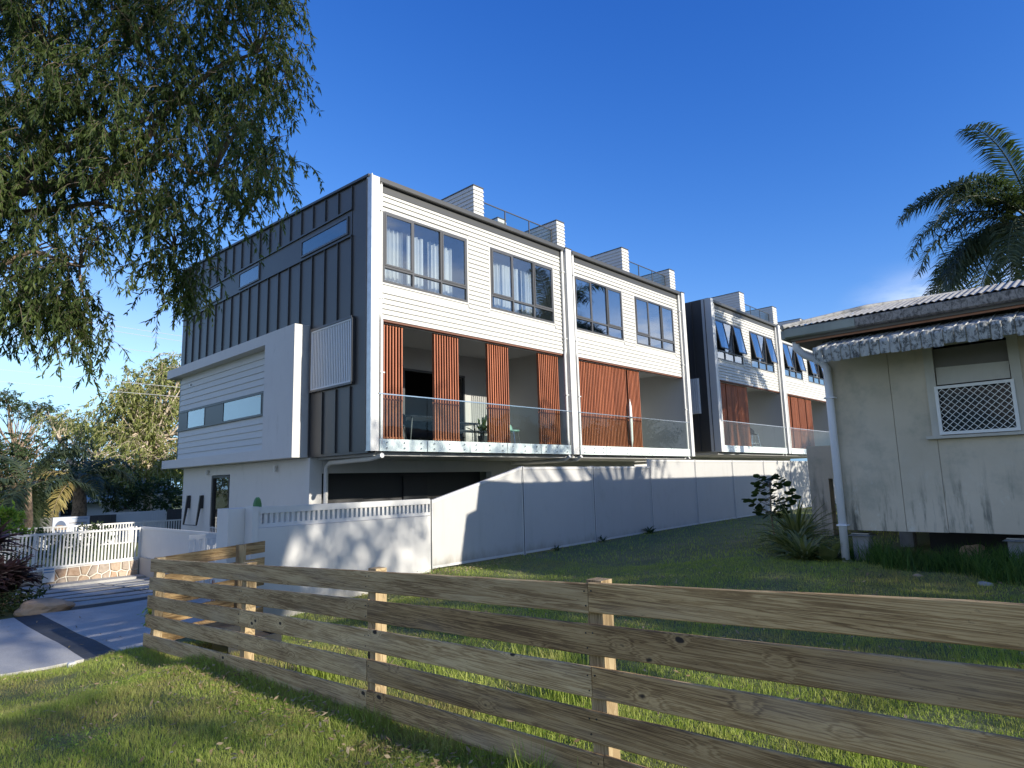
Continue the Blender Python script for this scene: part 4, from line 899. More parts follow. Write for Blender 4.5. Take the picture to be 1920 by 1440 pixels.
# stone base: irregular flat stones set proud of the mortar
SB_=empty('stone_wall',(3.8,19,-2.1),'low garden wall of brown crazy paved stone with pale mortar under the white slats','wall')
MB().hexa([(1.9,18.90,-2.45),(5.68,18.90,-2.45),(5.68,19.1,-2.45),(1.9,19.1,-2.45)],[(1.9,18.90,-1.835),(5.68,18.90,-1.745),(5.68,19.1,-1.745),(1.9,19.1,-1.835)]).build('mortar_bed',M['mortar'],SB_)
r=random.Random(12); seeds=[]
for i in range(17):
    for j in range(2): seeds.append((2.0+i*0.225+r.uniform(-0.08,0.08),-2.13+j*0.22+r.uniform(-0.06,0.06)+0.02*(i/17)))
for i,(sx,sz) in enumerate(seeds):
    x0_,x1_=1.95,5.66; zl_=lambda x:-1.85+0.09*(x-1.9)/3.8
    poly=[(sx-0.3,sz-0.3),(sx+0.3,sz-0.3),(sx+0.3,sz+0.3),(sx-0.3,sz+0.3)]
    def clip(poly,nx,nz,d):
        out_=[]
        for a in range(len(poly)):
            p,q=poly[a],poly[(a+1)%len(poly)]; fp=nx*p[0]+nz*p[1]-d; fq=nx*q[0]+nz*q[1]-d
            if fp<=0: out_.append(p)
            if (fp<0)!=(fq<0) and abs(fp-fq)>1e-9: t=fp/(fp-fq); out_.append((p[0]+(q[0]-p[0])*t,p[1]+(q[1]-p[1])*t))
        return out_
    for k_,(ox,oz) in enumerate(seeds):
        if k_==i or abs(ox-sx)>0.7: continue
        nx,nz=ox-sx,oz-sz; L=math.hypot(nx,nz); nx/=L; nz/=L; d=nx*(sx+ox)/2+nz*(sz+oz)/2-0.012; poly=clip(poly,nx,nz,d)
        if len(poly)<3: break
    if len(poly)<3: continue
    poly=clip(poly,0,1,zl_(sx)-0.006); poly=clip(poly,1,0,x1_); poly=clip(poly,-1,0,-x0_); poly=clip(poly,0,-1,2.32)
    if len(poly)<3: continue
    cx=sum(p[0] for p in poly)/len(poly); cz=sum(p[1] for p in poly)/len(poly)
    pr=0.02+0.02*r.random(); n=len(poly); mb=MB()
    mb.v=[(p[0],18.905,p[1]) for p in poly]+[(p[0],18.885-0.0,p[1]) for p in poly]+[(cx+(p[0]-cx)*0.86,18.885-pr,cz+(p[1]-cz)*0.86) for p in poly]
    for a in range(n):
        b_=(a+1)%n; mb.f+=[(a,b_,n+b_,n+a),(n+a,n+b_,2*n+b_,2*n+a)]
    mb.f.append(tuple(range(2*n,3*n)))
    mb.build('stone',M['crazy_stone'],SB_)
sg=empty('fence_notice',(3.75,18.84,-1.9),'small white notice with a blue heading on the stone base','sign')
MB().box(3.62,3.86,18.80,18.82,-2.08,-1.74).build('board',M['white_metal'],sg); MB().box(3.64,3.84,18.796,18.799,-1.80,-1.765).build('heading',M['sign_blue'],sg); MB().box(3.64,3.84,18.796,18.799,-1.86,-1.835).build('heading',M['sign_blue'],sg)
# letterbox / planter cage with cactus
GC=empty('wire_planter',(4.55,10.6,-2),'tall wire mesh planter cage holding plants beside the rendered pier','planter')
mb=MB()
for x in np.arange(4.45,4.98,0.06): mb.box(x-0.004,x+0.004,10.80,10.806,-2.0,-0.62)
for z in np.arange(-1.9,-0.6,0.09): mb.box(4.44,4.98,10.794,10.80,z-0.004,z+0.004)
for y in np.arange(10.86,11.3,0.06): mb.box(4.44,4.446,y-0.004,y+0.004,-2.0,-0.62)
for z in np.arange(-1.9,-0.6,0.09): mb.box(4.434,4.44,10.80,11.3,z-0.004,z+0.004)
m_=mb.build('mesh_cage',M['wire'],GC); MB().box(4.5,4.92,10.85,11.25,-2.0,-1.5).build('inner_pot',M['terracotta'],GC)
gt=empty('garden_gate',(4.75,12.2,-1.9),'narrow white slatted side gate behind the wire planter','gate')
MB().box(4.45,5.25,12.19,12.22,-0.88,-0.80).build('top_rail',M['white_metal'],gt)
gm=MB().box(-0.03,0.03,-0.012,0.012,0,1.05).mesh('picket',M['white_metal'])
for k in range(8): place('picket',gm,(4.5+k*0.1,12.205,-1.93),gt)
def cactus(x,y,z0,z1,label,r_=0.09):
    E_=empty('cactus',(x,y,z0),label,'cactus','prickly pear pads by the rendered wall')
    c=MB(); n=14
    for j,(cx,cz,w,h) in enumerate(((x,z0+(z1-z0)*0.25,r_,(z1-z0)*0.30),(x+0.02,z1-0.17,r_*1.0,0.17))):
        vs=[(cx+w*math.cos(2*math.pi*k/n),y-0.025,cz+h*math.sin(2*math.pi*k/n)) for k in range(n)]; v2=[(p[0],y+0.025,p[2]) for p in vs]
        vf=[(cx+(p[0]-cx)*.8,y-0.045,cz+(p[2]-cz)*.85) for p in vs]
        b0=len(c.v); c.v+=vs+v2+vf; c.f+=[(b0+k,b0+(k+1)%n,b0+n+(k+1)%n,b0+n+k) for k in range(n)]+[(b0+k,b0+(k+1)%n,b0+2*n+(k+1)%n,b0+2*n+k) for k in range(n)]+[tuple(b0+2*n+k for k in range(n)),tuple(b0+n+k for k in range(n))[::-1]]
    c.build('pads',M['cactus_green'],E_,smooth=False); return E_
cactus(4.45,9.6,-1.9,-0.14,'green cactus pad rising above the slat top of the rendered wall',0.06)
cactus(4.88,11.45,-1.5,-0.42,'green cactus in the wire planter left of the rendered pier',0.11)
# ------------------------------------------------------------------ old cottage on stumps
XH=9.28; YC=2.85; ZB=-0.755; ZE=1.78
H=empty('cottage',(XH+3,-2,-1.15),'old stained fibro cottage on concrete stumps with a grimy window awning','house')
H_Y=-9.0
wl=MB(); 
wy0,wy1,wz0,wz1=0.86,1.60,0.42,1.50
wl.box(XH+0.02,XH+0.12,H_Y,wy0,ZB+0.02,ZE+0.2).box(XH+0.02,XH+0.12,wy1,YC-0.02,ZB+0.02,ZE+0.2).box(XH+0.02,XH+0.12,wy0,wy1,ZB+0.02,wz0).box(XH+0.02,XH+0.12,wy0,wy1,wz1,ZE+0.2)
wl.box(XH+0.12,XH+12.7,YC-0.14,YC-0.02,ZB+0.02,ZE+0.2).box(XH+12.7,XH+12.8,H_Y,YC-0.02,ZB+0.02,ZE+0.2).box(XH+0.12,XH+12.7,H_Y,H_Y+0.1,ZB+0.02,ZE+0.2)
wl=wl.build('wall',M['fibro'],H)
# fibro sheets: joints at the measured places
js=[YC,2.10,1.66,0.62,-0.60,-1.8,-3.0,-4.2,-5.4,-6.6,-7.8,H_Y]
for a,b in zip(js[1:],js[:-1]):
    bz=ZB+random.uniform(-0.006,0.004); y0,y1=a+0.003,b-0.003
    if y0<wy0<y1 or y0<wy1<y1 or (wy0<=y0 and y1<=wy1) or (y0<wy1 and y1>wy1):
        # sheet pieces round the window
        if y1>wy1: MB().box(XH,XH+0.019,wy1,y1,wz0,ZE).build('fibro_sheet',M['fibro'],wl)
        if y0<wy0: MB().box(XH,XH+0.019,y0,wy0,wz0,ZE).build('fibro_sheet',M['fibro'],wl)
        MB().box(XH,XH+0.019,y0,y1,bz,wz0-0.06).build('fibro_sheet',M['fibro'],wl)
    else: MB().box(XH,XH+0.019,y0,y1,bz,ZE).build('fibro_sheet',M['fibro'],wl)
for k in range(10): MB().box(XH+0.05+1.25*k,XH+1.245+1.25*k,YC-0.019,YC,ZB,ZE).build('fibro_sheet',M['fibro'],wl)
MB().box(XH-0.005,XH+0.04,YC-0.04,YC+0.006,ZB,ZE).build('corner_strip',M['old_trim'],wl)
# floor frame, stumps
MB().box(XH+0.15,XH+12.5,H_Y+0.1,YC-0.15,ZB+0.03,ZB+0.16).build('floor_frame',M['dark_room'],H)
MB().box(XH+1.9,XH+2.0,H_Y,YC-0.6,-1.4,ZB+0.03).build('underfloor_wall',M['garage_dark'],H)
def stump(x,y):
    g=gz1(x,y)-0.15; s=MB().box(x-0.10,x+0.10,y-0.10,y+0.10,g,ZB-0.055).build('stump',M['concrete_old'],H,bevel=0.012)
    MB().box(x-0.105,x+0.105,y-0.105,y+0.105,ZB-0.054,ZB-0.046).hexa([(x-0.145,y-0.145,ZB-0.078),(x+0.145,y-0.145,ZB-0.078),(x+0.145,y+0.145,ZB-0.078),(x-0.145,y+0.145,ZB-0.078)],[(x-0.11,y-0.11,ZB-0.062),(x+0.11,y-0.11,ZB-0.062),(x+0.11,y+0.11,ZB-0.062),(x-0.11,y+0.11,ZB-0.062)]).build('ant_cap',M['galv'],s)
for y in (2.66,1.02,-0.7,-2.4,-4.1,-5.8,-7.5): stump(XH+0.16,y)
for x in (2.5,5,7.6,10.2,12.5): stump(XH+x,2.66)
# window
w=MB(); t=0.045
w.box(XH-0.03,XH+0.03,wy0-0.10,wy0,wz0-0.02,wz1+0.12).box(XH-0.03,XH+0.03,wy1,wy1+0.10,wz0-0.02,wz1+0.12).box(XH-0.03,XH+0.03,wy0,wy1,wz1,wz1+0.12)
wn=w.build('window',M['old_trim'],H)
MB().box(XH-0.08,XH+0.03,wy0-0.16,wy1+0.16,wz0-0.055,wz0-0.022).build('sill',M['old_trim'],wn)
MB().box(XH+0.04,XH+0.05,wy0,wy1,wz0,wz1).build('pane',M['old_glass'],wn)
MB().box(XH+0.02,XH+0.038,wy0,wy1,1.18,1.47).build('raised_blind',M['old_soffit'],wn)
MB().hexa([(XH-0.01,wy0+0.01,1.02),(XH+0.0,wy0+0.01,1.02),(XH+0.0,wy1-0.01,1.02),(XH-0.01,wy1-0.01,1.02)],[(XH+0.02,wy0+0.01,1.22),(XH+0.03,wy0+0.01,1.22),(XH+0.03,wy1-0.01,1.24),(XH+0.02,wy1-0.01,1.24)]).build('upper_sash',M['old_trim'],wn)
zf0,zf1=0.41,1.0
f=MB(); xx=(XH-0.055,XH-0.031); f.box(*xx,wy0-0.02,wy1+0.02,zf1-0.035,zf1).box(*xx,wy0-0.02,wy1+0.02,zf0,zf0+0.035).box(*xx,wy0-0.02,wy0+0.015,zf0+0.035,zf1-0.035).box(*xx,wy1-0.015,wy1+0.02,zf0+0.035,zf1-0.035)
sc_=f.build('security_screen',M['mesh_white'],wn)
# diamond grille: crossing wires
gr=MB(); Y0,Y1,Z0_,Z1_=wy0+0.015,wy1-0.015,zf0+0.035,zf1-0.035; stp=0.079; hw=0.0031
def seg(ya,za,yb,zb,x):
    L=math.hypot(yb-ya,zb-za); 
    if L<0.01: return
    ny,nz=-(zb-za)/L*hw,(yb-ya)/L*hw
    gr.hexa([(x,ya-ny,za-nz),(x,yb-ny,zb-nz),(x,yb+ny,zb+nz),(x,ya+ny,za+nz)],[(x+0.003,ya-ny,za-nz),(x+0.003,yb-ny,zb-nz),(x+0.003,yb+ny,zb+nz),(x+0.003,ya+ny,za+nz)])
sl=1.0
for k in range(-12,24):
    for sg_ in (1,-1):
        # line z = Z0 + sg*(y - yk)
        yk=Y0+k*stp; pts=[]
        ya,yb=Y0,Y1; za=Z0_+sg_*(ya-yk)*sl; zb=Z0_+sg_*(yb-yk)*sl
        t0,t1=0.0,1.0; dz_=zb-za
        for (lo,hi) in ((Z0_,Z1_),):
            ta=(lo-za)/dz_; tb=(hi-za)/dz_; t0=max(t0,min(ta,tb)); t1=min(t1,max(ta,tb))
        if t1>t0: seg(ya+(yb-ya)*t0,za+dz_*t0,ya+(yb-ya)*t1,za+dz_*t1,XH-0.045+(0.0035 if sg_>0 else 0))
gr.build('diamond_grille',M['mesh_white'],sc_)
# awning: pans with turned down lip
AW=MB().box(XH-0.02,XH-0.002,-0.9,2.86,1.74,1.775).build('awning_rail',M['awning_top'],H)
pw=0.108; k=0; y=2.75-pw
while y>-0.9:
    r=random.Random(k*3+1); zz=1.785; xf=8.52
    jx=r.uniform(-0.006,0.006); jz=r.uniform(-0.008,0.008); drop=0.185+r.uniform(-0.012,0.012)
    e0,e1=y+0.003,y+pw-0.003; c=0.016
    mb=MB()
    mb.hexa([(xf+jx,e0,1.55+jz),(XH-0.02,e0,zz-0.012),(XH-0.02,e1,zz-0.012),(xf+jx,e1,1.55+jz)],[(xf+jx,e0,1.562+jz),(XH-0.02,e0,zz),(XH-0.02,e1,zz),(xf+jx,e1,1.562+jz)])
    mb.tube([(xf+jx,(e0),1.566+jz),(XH-0.02,(e0),zz+0.006)],0.008,6)
    # valance lip: slightly bowed, rounded lower corners
    n=6; vs=[]
    for i in range(n+1):
        u=i/n; yy=e0+(e1-e0)*u; bow=-0.018*math.sin(math.pi*u); lo=0.012 if i in (0,n) else 0.0
        vs+= [(xf+jx+bow-0.012,yy,1.570+jz),(xf+jx+bow*1.3-0.018,yy,1.53+jz),(xf+jx+bow*0.8-0.002,yy,1.562+jz-drop+lo)]
    b0=len(mb.v); mb.v+=vs+[(q[0]+0.004,q[1],q[2]) for q in vs]; m3=len(vs)
    for i in range(n):
        for j in range(2):
            a=b0+i*3+j; mb.f+=[(a,a+1,a+4,a+3),(a+m3+3,a+m3+4,a+m3+1,a+m3)]
    for i in range(n): a=b0+i*3+2; mb.f.append((a,a+m3,a+m3+3,a+3))
    mb.build('awning_pan',M['awning_metal'],AW); y-=pw; k+=1
MB().hexa([(8.52,2.752,1.40),(XH,2.752,1.68),(XH,2.76,1.68),(8.52,2.76,1.40)],[(8.52,2.752,1.56),(XH,2.752,1.785),(XH,2.76,1.785),(8.52,2.76,1.56)]).build('awning_end',M['awning_metal'],AW)
# eaves, fascia, gutter
MB().box(8.90,XH,H_Y-0.4,YC+0.30,1.78,1.80).box(XH,XH+13.1,YC,YC+0.30,1.78,1.80).build('eave_lining',M['old_soffit'],H)
MB().box(8.93,8.95,H_Y,YC+0.25,1.752,1.779).build('lead_edge',M['copper_lead'],H)
def gut(y0,y1,mat,nm='gutter'): 
    return MB().prism([(8.83,1.815),(8.80,1.83),(8.79,1.93),(8.815,1.945),(8.83,1.93),(8.90,1.93),(8.90,1.815)],y0,y1,'y').build(nm,M[mat],H)
gut(2.31,YC+0.34,'old_green'); gut(H_Y-0.4,2.305,'lichen_gutter')
MB().box(8.83,XH+13.1,YC+0.31,YC+0.40,1.815,1.93).build('gutter',M['old_green'],H)
MB().box(8.902,8.93,H_Y,YC+0.28,1.80,1.95).build('fascia',M['old_soffit'],H)
# downpipe with offset
dp=MB().tube([(9.0,YC+0.27,1.82),(9.0,YC+0.27,1.70),(9.08,YC+0.20,1.60),(9.18,YC+0.03,1.50),(9.21,YC-0.03,1.40),(9.21,YC-0.03,0.85),(9.21,YC-0.03,-1.18)],0.05,14).build('downpipe',M['pvc'],H,smooth=True)
for z_ in (0.98,-0.70): MB().box(9.15,9.279,YC-0.10,YC+0.03,z_,z_+0.018).build('strap',M['pvc'],dp)
# corrugated iron roof: bell cast lower skirt then flatter body
E0=(8.80,YC+0.36,1.945)
k1=0.31; w1=0.85
ridge_w=3.9; k2=0.185
z1=E0[2]+k1*w1; z2=z1+k2*(ridge_w-w1)
ex1=8.80+13.7
rf=MB()
def ringpts(w,z): return [(8.80+w,YC+0.36-w,z),(8.80+w,H_Y-0.4+w,z),(ex1-w,H_Y-0.4+w,z),(ex1-w,YC+0.36-w,z)]
A=ringpts(0,E0[2]-0.01); Bq=ringpts(w1,z1-0.012); Cq=ringpts(ridge_w,z2-0.012)
rf.add(A+Bq+Cq,[(0,4,5,1),(1,5,6,2),(2,6,7,3),(3,7,4,0),(4,8,9,5),(5,9,10,6),(6,10,11,7),(7,11,8,4),(8,11,10,9),(0,1,2,3)])
rf=rf.build('roof',M['roof_iron'],H)
# corrugated sheets run up the slope, side by side along the gutter
def corr_mesh(wd,side):
    n=int(round(wd/0.076*6)); mb=MB(); prof=[(0,0.0),(w1,k1*w1),(ridge_w,k1*w1+k2*(ridge_w-w1))]
    return prof,n
def corr_sheet(y0,y1):
    n=int(round((y1-y0)/0.076*6)); vs=[]; pr=[0.0,0.3,w1,1.8,2.8,ridge_w]
    def hz(w): return k1*w if w<w1 else k1*w1+k2*(w-w1)
    cols=[]
    for i in range(n+1):
        y=y0+(y1-y0)*i/n; wmax=max(0.02,min(ridge_w,YC+0.36-y)); amp=0.009*math.sin(2*math.pi*(y-y0)/0.076)
        for w in pr:
            w_=min(w,wmax); vs.append((8.79+w_,y,E0[2]+hz(w_)+0.014+amp))
    mb=MB(); mb.v=vs; k=len(pr)
    for i in range(n):
        for j in range(k-1):
            a=i*k+j; mb.f.append((a,a+1,a+k+1,a+k))
    return mb.build('roof_sheet',M['roof_iron'],rf)
y=YC+0.34
while y>-3.2: corr_sheet(y-0.76,y-0.004); y-=0.76
MB().box(8.9,ex1,YC-0.0,YC+0.36,1.80,1.93).build('eave_beam',M['old_soffit'],H)
def hz_(w): return E0[2]+(k1*w if w<w1 else k1*w1+k2*(w-w1))
MB().tube([(8.80+w,YC+0.36-w,hz_(w)+0.03) for w in (0,0.4,w1,2.0,ridge_w)],0.035,8).build('hip_capping',M['roof_iron'],rf)
# rear lean-to box
L_=MB().box(13.0,15.6,YC+0.01,4.5,-0.12,0.50).box(13.0,13.25,4.15,4.5,-1.3,-0.121).box(15.3,15.6,YC+0.01,4.5,-1.3,-0.121).build('lean_to',M['fibro'],H)
# rock and small things by the cottage
def rock(name,loc,sz,label,mat='sandstone_rock',seed=1):
    bm=bmesh.new(); bmesh.ops.create_icosphere(bm,subdivisions=3,radius=1.0); r=random.Random(seed); ph=[r.uniform(0,6) for _ in range(9)]
    for v in bm.verts:
        c=v.co; d=1+0.16*math.sin(2.3*c.x+ph[0])+0.13*math.sin(3.1*c.y+ph[1]+c.z)+0.07*math.sin(6*c.z+ph[2]+3*c.x)+0.05*math.sin(9*c.x+7*c.y+ph[3])
        v.co=Vector((c.x*d*sz[0],c.y*d*sz[1],c.z*d*sz[2]))
    me=bpy.data.meshes.new(name); bm.to_mesh(me); bm.free(); me.materials.append(M[mat])
    o=bpy.data.objects.new(name,me); COL.objects.link(o); o.location=loc; tag(o,label,'rock'); return o
rock('rock',(9.6,1.5,-1.06),(0.12,0.14,0.13),'brown boulder under the edge of the old cottage between the stumps',seed=3)
rock('rock',(8.3,1.22,-1.20),(0.06,0.07,0.05),'small grey stone in the grass in front of the cottage stump','concrete_old',seed=5)
rock('rock',(8.5,1.86,-1.205),(0.05,0.07,0.04),'small pale brown stone in the long grass left of the boulder',seed=8)
rock('rock',(2.75,13.75,-1.93),(0.42,0.26,0.16),'golden flat topped boulder at the corner of the driveway garden',seed=11)
o=MB().box(1.98,2.06,8.72,8.80,-1.99,-1.86).build('survey_peg',M['white_metal'],bevel=0.012); tag(o,'small white plastic marker block at the edge of the driveway','marker')
CL=[tuple(map(float,q.split(','))) for q in '0.17,11.54,8.21;0.47,11.55,8.43;0.58,11.47,8.52;0.77,9.18,6.94;1.04,9.96,7.83;1.59,10.33,8.47;1.87,9.73,8.27;1.74,8.19,6.98;1.97,8.16,7.07;2.58,9.22,8.21;2.63,8.31,7.62;3.17,8.74,8.47;3.4,8.41,8.22;3.03,6.93,7.05;0.2,10.39,7.14;0.48,10.48,7.35;0.73,10.77,7.8;0.8,8.97,6.52;1.08,8.66,6.53;1.47,9.67,7.57;1.44,8.67,6.94;2.03,9.52,7.89;2.08,8.46,7.03;2.44,9.16,7.84;2.66,8.99,7.82;3.1,8.88,8.22;3.01,8.13,7.57;3.6,8.32,8.1;3.3,7.07,7.05;0.16,12.2,7.97;0.4,11.89,8.09;0.6,9.76,6.74;0.87,10.06,7.02;1.18,10.89,7.94;1.35,10.53,7.7;1.66,10.51,7.83;1.63,8.36,6.42;2.14,9.7,7.76;2.45,9.79,7.94;2.48,8.37,6.92;2.67,8.23,7.01;2.64,7.39,6.51;3.46,8.66,7.72;3.25,7.25,6.79;3.76,7.85,7.56;0.38,11.25,7.16;0.56,10.2,6.62;0.8,10.25,6.9;0.99,9.56,6.51;1.32,9.97,6.96;1.31,9.12,6.45;1.83,10.03,7.36;1.87,8.79,6.54;2.33,9.56,7.3;2.55,9.43,7.34;2.9,9.29,7.43;2.6,7.54,6.27;3.08,7.86,6.67;3.48,8.09,7.1;3.52,7.66,6.85;0.26,11.28,6.78;0.45,9.82,6.18;0.64,9.8,6.15;0.84,9.12,5.88;1.02,8.96,5.96;1.22,9.08,6.13;1.53,9.48,6.62;1.85,9.5,6.68;1.79,8.04,5.73;2.21,8.63,6.46;2.38,8.38,6.29;2.42,7.61,5.9;3.02,8.24,6.68;3.19,7.65,6.33;3.35,7.35,6.28;3.64,7.55,6.58;0.42,11.83,6.96;0.53,10.85,6.52;0.86,10.67,6.6;1.09,9.93,6.24;1.38,11.04,7.06;1.64,10.64,6.81;1.94,10.47,7.05;1.88,8.81,6.04;2.14,8.45,5.97;2.47,8.96,6.52;2.8,9.05,6.72;2.93,8.25,6.4;3.27,8.58,6.56;3.02,7.18,5.78;3.7,7.65,6.42;0.28,10.03,5.49;0.55,10.82,6.15;0.72,10.63,6.14;1.01,10.89,6.43;1.13,9.46,5.78;1.55,10.73,6.49;1.75,10.19,6.52;1.95,9.82,6.29;2.32,9.97,6.59;2.5,9.62,6.51;2.7,9.34,6.49;2.85,8.86,6.18;3.19,8.7,6.41;3.27,7.82,6;3.33,7.38,5.72;3.91,8.05,6.36;0.49,11.31,5.96;0.65,11.96,6.39;0.85,9.3,5.14;1.18,10.51,6.02;1.28,9.08,5.23;1.41,8.99,5.21;1.66,8.74,5.31;1.84,8.4,5.29;1.99,8.11,5.21;2.7,9.56,6.17;2.53,8.23,5.48;3.23,9.15,6.28;3.26,8.46,6.05;3.33,7.91,5.67;3.76,7.76,5.82;0.31,11.17,5.5;0.49,10.57,5.4;0.86,11.09,5.85;1.07,10.74,5.8;1.2,10.4,5.69;1.43,9.9,5.38;1.49,8.63,4.82;1.79,8.62,5.1;2.07,8.53,5.07;2.42,9.36,5.56;2.72,8.9,5.67;2.7,8.16,5.27;2.99,7.99,5.3;3.35,8.33,5.53;3.84,8.34,5.86;3.81,7.65,5.47;0.38,10.28,4.97;0.64,10.79,5.14;0.95,10.4,5.29;1.19,10.06,5.11;1.26,9.24,4.86;1.52,9.59,5.09;1.77,8.97,4.96;1.92,8.9,4.99;2.01,8.14,4.62;2.83,9.69,5.72;2.75,8.54,5.09;3.14,8.64,5.43;3.34,8.62,5.38;3,7.07,4.62;3.52,7.52,5.09;0.34,10.61,4.73;0.6,10.03,4.54;0.89,11.82,5.43;1.2,11.57,5.51;1.29,10.93,5.35;1.52,10.08,5.08;1.75,9.32,4.74;2.09,10.42,5.46;1.98,8.3,4.32;2.33,8.82,4.87;2.53,8.64,4.83;2.54,7.64,4.43;3.17,8.24,4.94;3,7.3,4.38;3.56,7.92,4.98;0.46,11.1,4.67;0.78,11.13,4.85;0.97,10.1,4.39;1.13,9.7,4.31;1.24,9.19,4.25;1.63,9.42,4.38;1.72,9.11,4.44;2.09,9.63,4.73;2.4,9.62,4.93;2.37,8.54,4.44;2.72,8.54,4.6;3.04,8.6,4.61;3.5,8.66,4.83;3.74,8.55,4.93;3.93,8.14,4.72;0.43,10.21,4.06;0.56,10.43,4.23;0.82,9.63,3.99;1.03,9.32,3.9;1.23,9.98,4.31;1.67,10.25,4.4;1.7,9.52,4.24;2.03,9.76,4.54;2.08,8.4,3.9;2.59,9.51,4.62;2.89,9.47,4.54;3.15,9.49,4.78;3.11,8.26,4.27;3.45,8.16,4.25;3.34,7.11,3.88;0.51,11.16,4.11;0.79,10.12,3.88;1,10.84,4.24;1.16,9.82,3.82;1.62,11.34,4.62;1.81,10.18,4.14;2.06,10.46,4.48;1.99,8.73,3.85;2.55,10.16,4.4;2.47,8.68,3.84;2.96,8.99,4.09;2.75,7.51,3.6;3.06,7.68,3.72;3.12,7.17,3.62;0.51,12.14,4.05;0.8,11.43,3.97;0.92,10.47,3.67;1.19,10.62,3.83;1.22,9.36,3.54;1.7,10.73,4.04;2.06,10.81,4.24;1.84,8.7,3.39;2.59,10.35,4.16;2.79,9.81,4.05;2.6,8.28,3.5;2.81,8.15,3.47;3.19,8.16,3.66;3.11,7.65,3.5;0.68,11.74,3.76;0.78,10.26,3.27;1.08,11.06,3.72;1.39,10.75,3.74;1.4,9.17,3.24;1.93,10.89,3.79;1.98,9.57,3.49;2.12,9.11,3.29;2.67,10.35,3.88;2.38,8.29,3.28;2.69,8.17,3.22;3.18,8.93,3.59;0.53,10.63,3.03;0.79,11.04,3.22;0.85,10.06,3.09;1.18,10.98,3.45;1.47,11.04,3.41;1.8,10.63,3.37;2.02,10.17,3.26;1.98,8.73,3.02;2.22,9.23,3.21;2.72,9.75,3.38;2.77,9.13,3.28;3.07,8.95,3.37;0.7,11.89,3.23;0.91,10.44,2.9;1.21,11.53,3.18;1.31,10.14,2.93;1.46,9.2,2.68;1.86,10.48,3.16;1.79,8.97,2.75;2.67,8.76,2.93;3.16,9.38,3.23;0.54,10.83,2.7;0.88,11.14,2.72;1.04,11.72,2.95;1.38,11.73,2.97;1.35,9.33,2.41;1.62,10.1,2.62;2.2,10.91,2.9;1.77,9.34,2.35;2.19,10.5,2.62'.split(';')]

# ------------------------------------------------------------------ vegetation
def leafmesh(name,P,D,Lg,Wd,mat,parent=None,jit=0.0,shape=0.45):
    """diamond leaves: base points P, directions D"""
    n=len(P); D=D/np.linalg.norm(D,axis=1,keepdims=True); rv=rng.normal(0,1,(n,3)); S=np.cross(D,rv); S/=np.linalg.norm(S,axis=1,keepdims=True)+1e-9
    L=(Lg*rng.uniform(0.6,1.3,n))[:,None]; w=(Wd*rng.uniform(0.7,1.3,n))[:,None]*0.5
    V=np.empty((n,4,3)); V[:,0]=P; V[:,1]=P+D*L*shape+S*w; V[:,2]=P+D*L; V[:,3]=P+D*L*shape-S*w
    N_=np.cross(D,S); V[:,2]+=N_*L*0.12*rng.normal(0,1,(n,1))
    me=bpy.data.meshes.new(name); me.vertices.add(4*n); me.loops.add(4*n); me.polygons.add(n)
    org=np.array(wloc(parent)) if parent is not None else np.zeros(3)
    me.vertices.foreach_set('co',(V-org).ravel()); me.loops.foreach_set('vertex_index',np.arange(4*n,dtype=np.int32)); me.polygons.foreach_set('loop_start',(np.arange(n)*4).astype(np.int32)); me.update(calc_edges=True)
    me.materials.append(mat); o=bpy.data.objects.new(name,me); COL.objects.link(o)
    if parent is not None: o.parent=parent
    return o
def twig_tree(parent,clumps,rad,twigs,lpt,Lg,Wd,mat,droop=1.0,tw_r=0.004,tlen=0.55,bark='bark',spread=0.8,twsides=3,leafdroop=0.7):
    P=[];D=[]; tb=MB()
    for ci,c in enumerate(clumps):
        c=np.array(c[:3]); rr=rad if not hasattr(rad,'__len__') else rad[ci]
        for t in range(int(twigs*(rng.uniform(0.7,1.3) if parent.name!='weeping_tree' else rng.choice([0.15,0.6,1.0,1.5,1.8])))):
            o=c+rng.normal(0,rr*0.42,3); a=rng.uniform(0,6.283); h=np.array([math.cos(a),math.sin(a),rng.uniform(-0.2,0.6)])*spread
            n=5; pts=[o]; L=tlen*rng.uniform(0.5,1.35); d=h
            for k in range(n):
                d=d+np.array([0,0,-0.55*droop]); d=d+rng.normal(0,0.14,3); u=d/np.linalg.norm(d); pts.append(pts[-1]+u*L/n)
            if tw_r>0: tb.tube([tuple(p) for p in pts],[tw_r*(1-0.75*k/n) for k in range(n+1)],twsides,False)
            pts=np.array(pts)
            m=max(2,int(lpt*rng.uniform(0.7,1.3))); s=rng.uniform(0.05,1,m)*n; i=np.minimum(s.astype(int),n-1); f=(s-i)[:,None]
            pp=pts[i]*(1-f)+pts[i+1]*f; dd=(pts[i+1]-pts[i]); dd/=np.linalg.norm(dd,axis=1,keepdims=True)+1e-9
            dd=dd*0.8+rng.normal(0,0.55,(m,3))+np.array([0,0,-leafdroop])
            P.append(pp); D.append(dd)
    P=np.concatenate(P); D=np.concatenate(D)
    if tw_r>0: tb.build('twigs',M['twig_bark' if bark=='bark' else bark],parent)['kind']='stuff'
    return leafmesh('foliage',P,D,Lg,Wd,M[mat],parent)
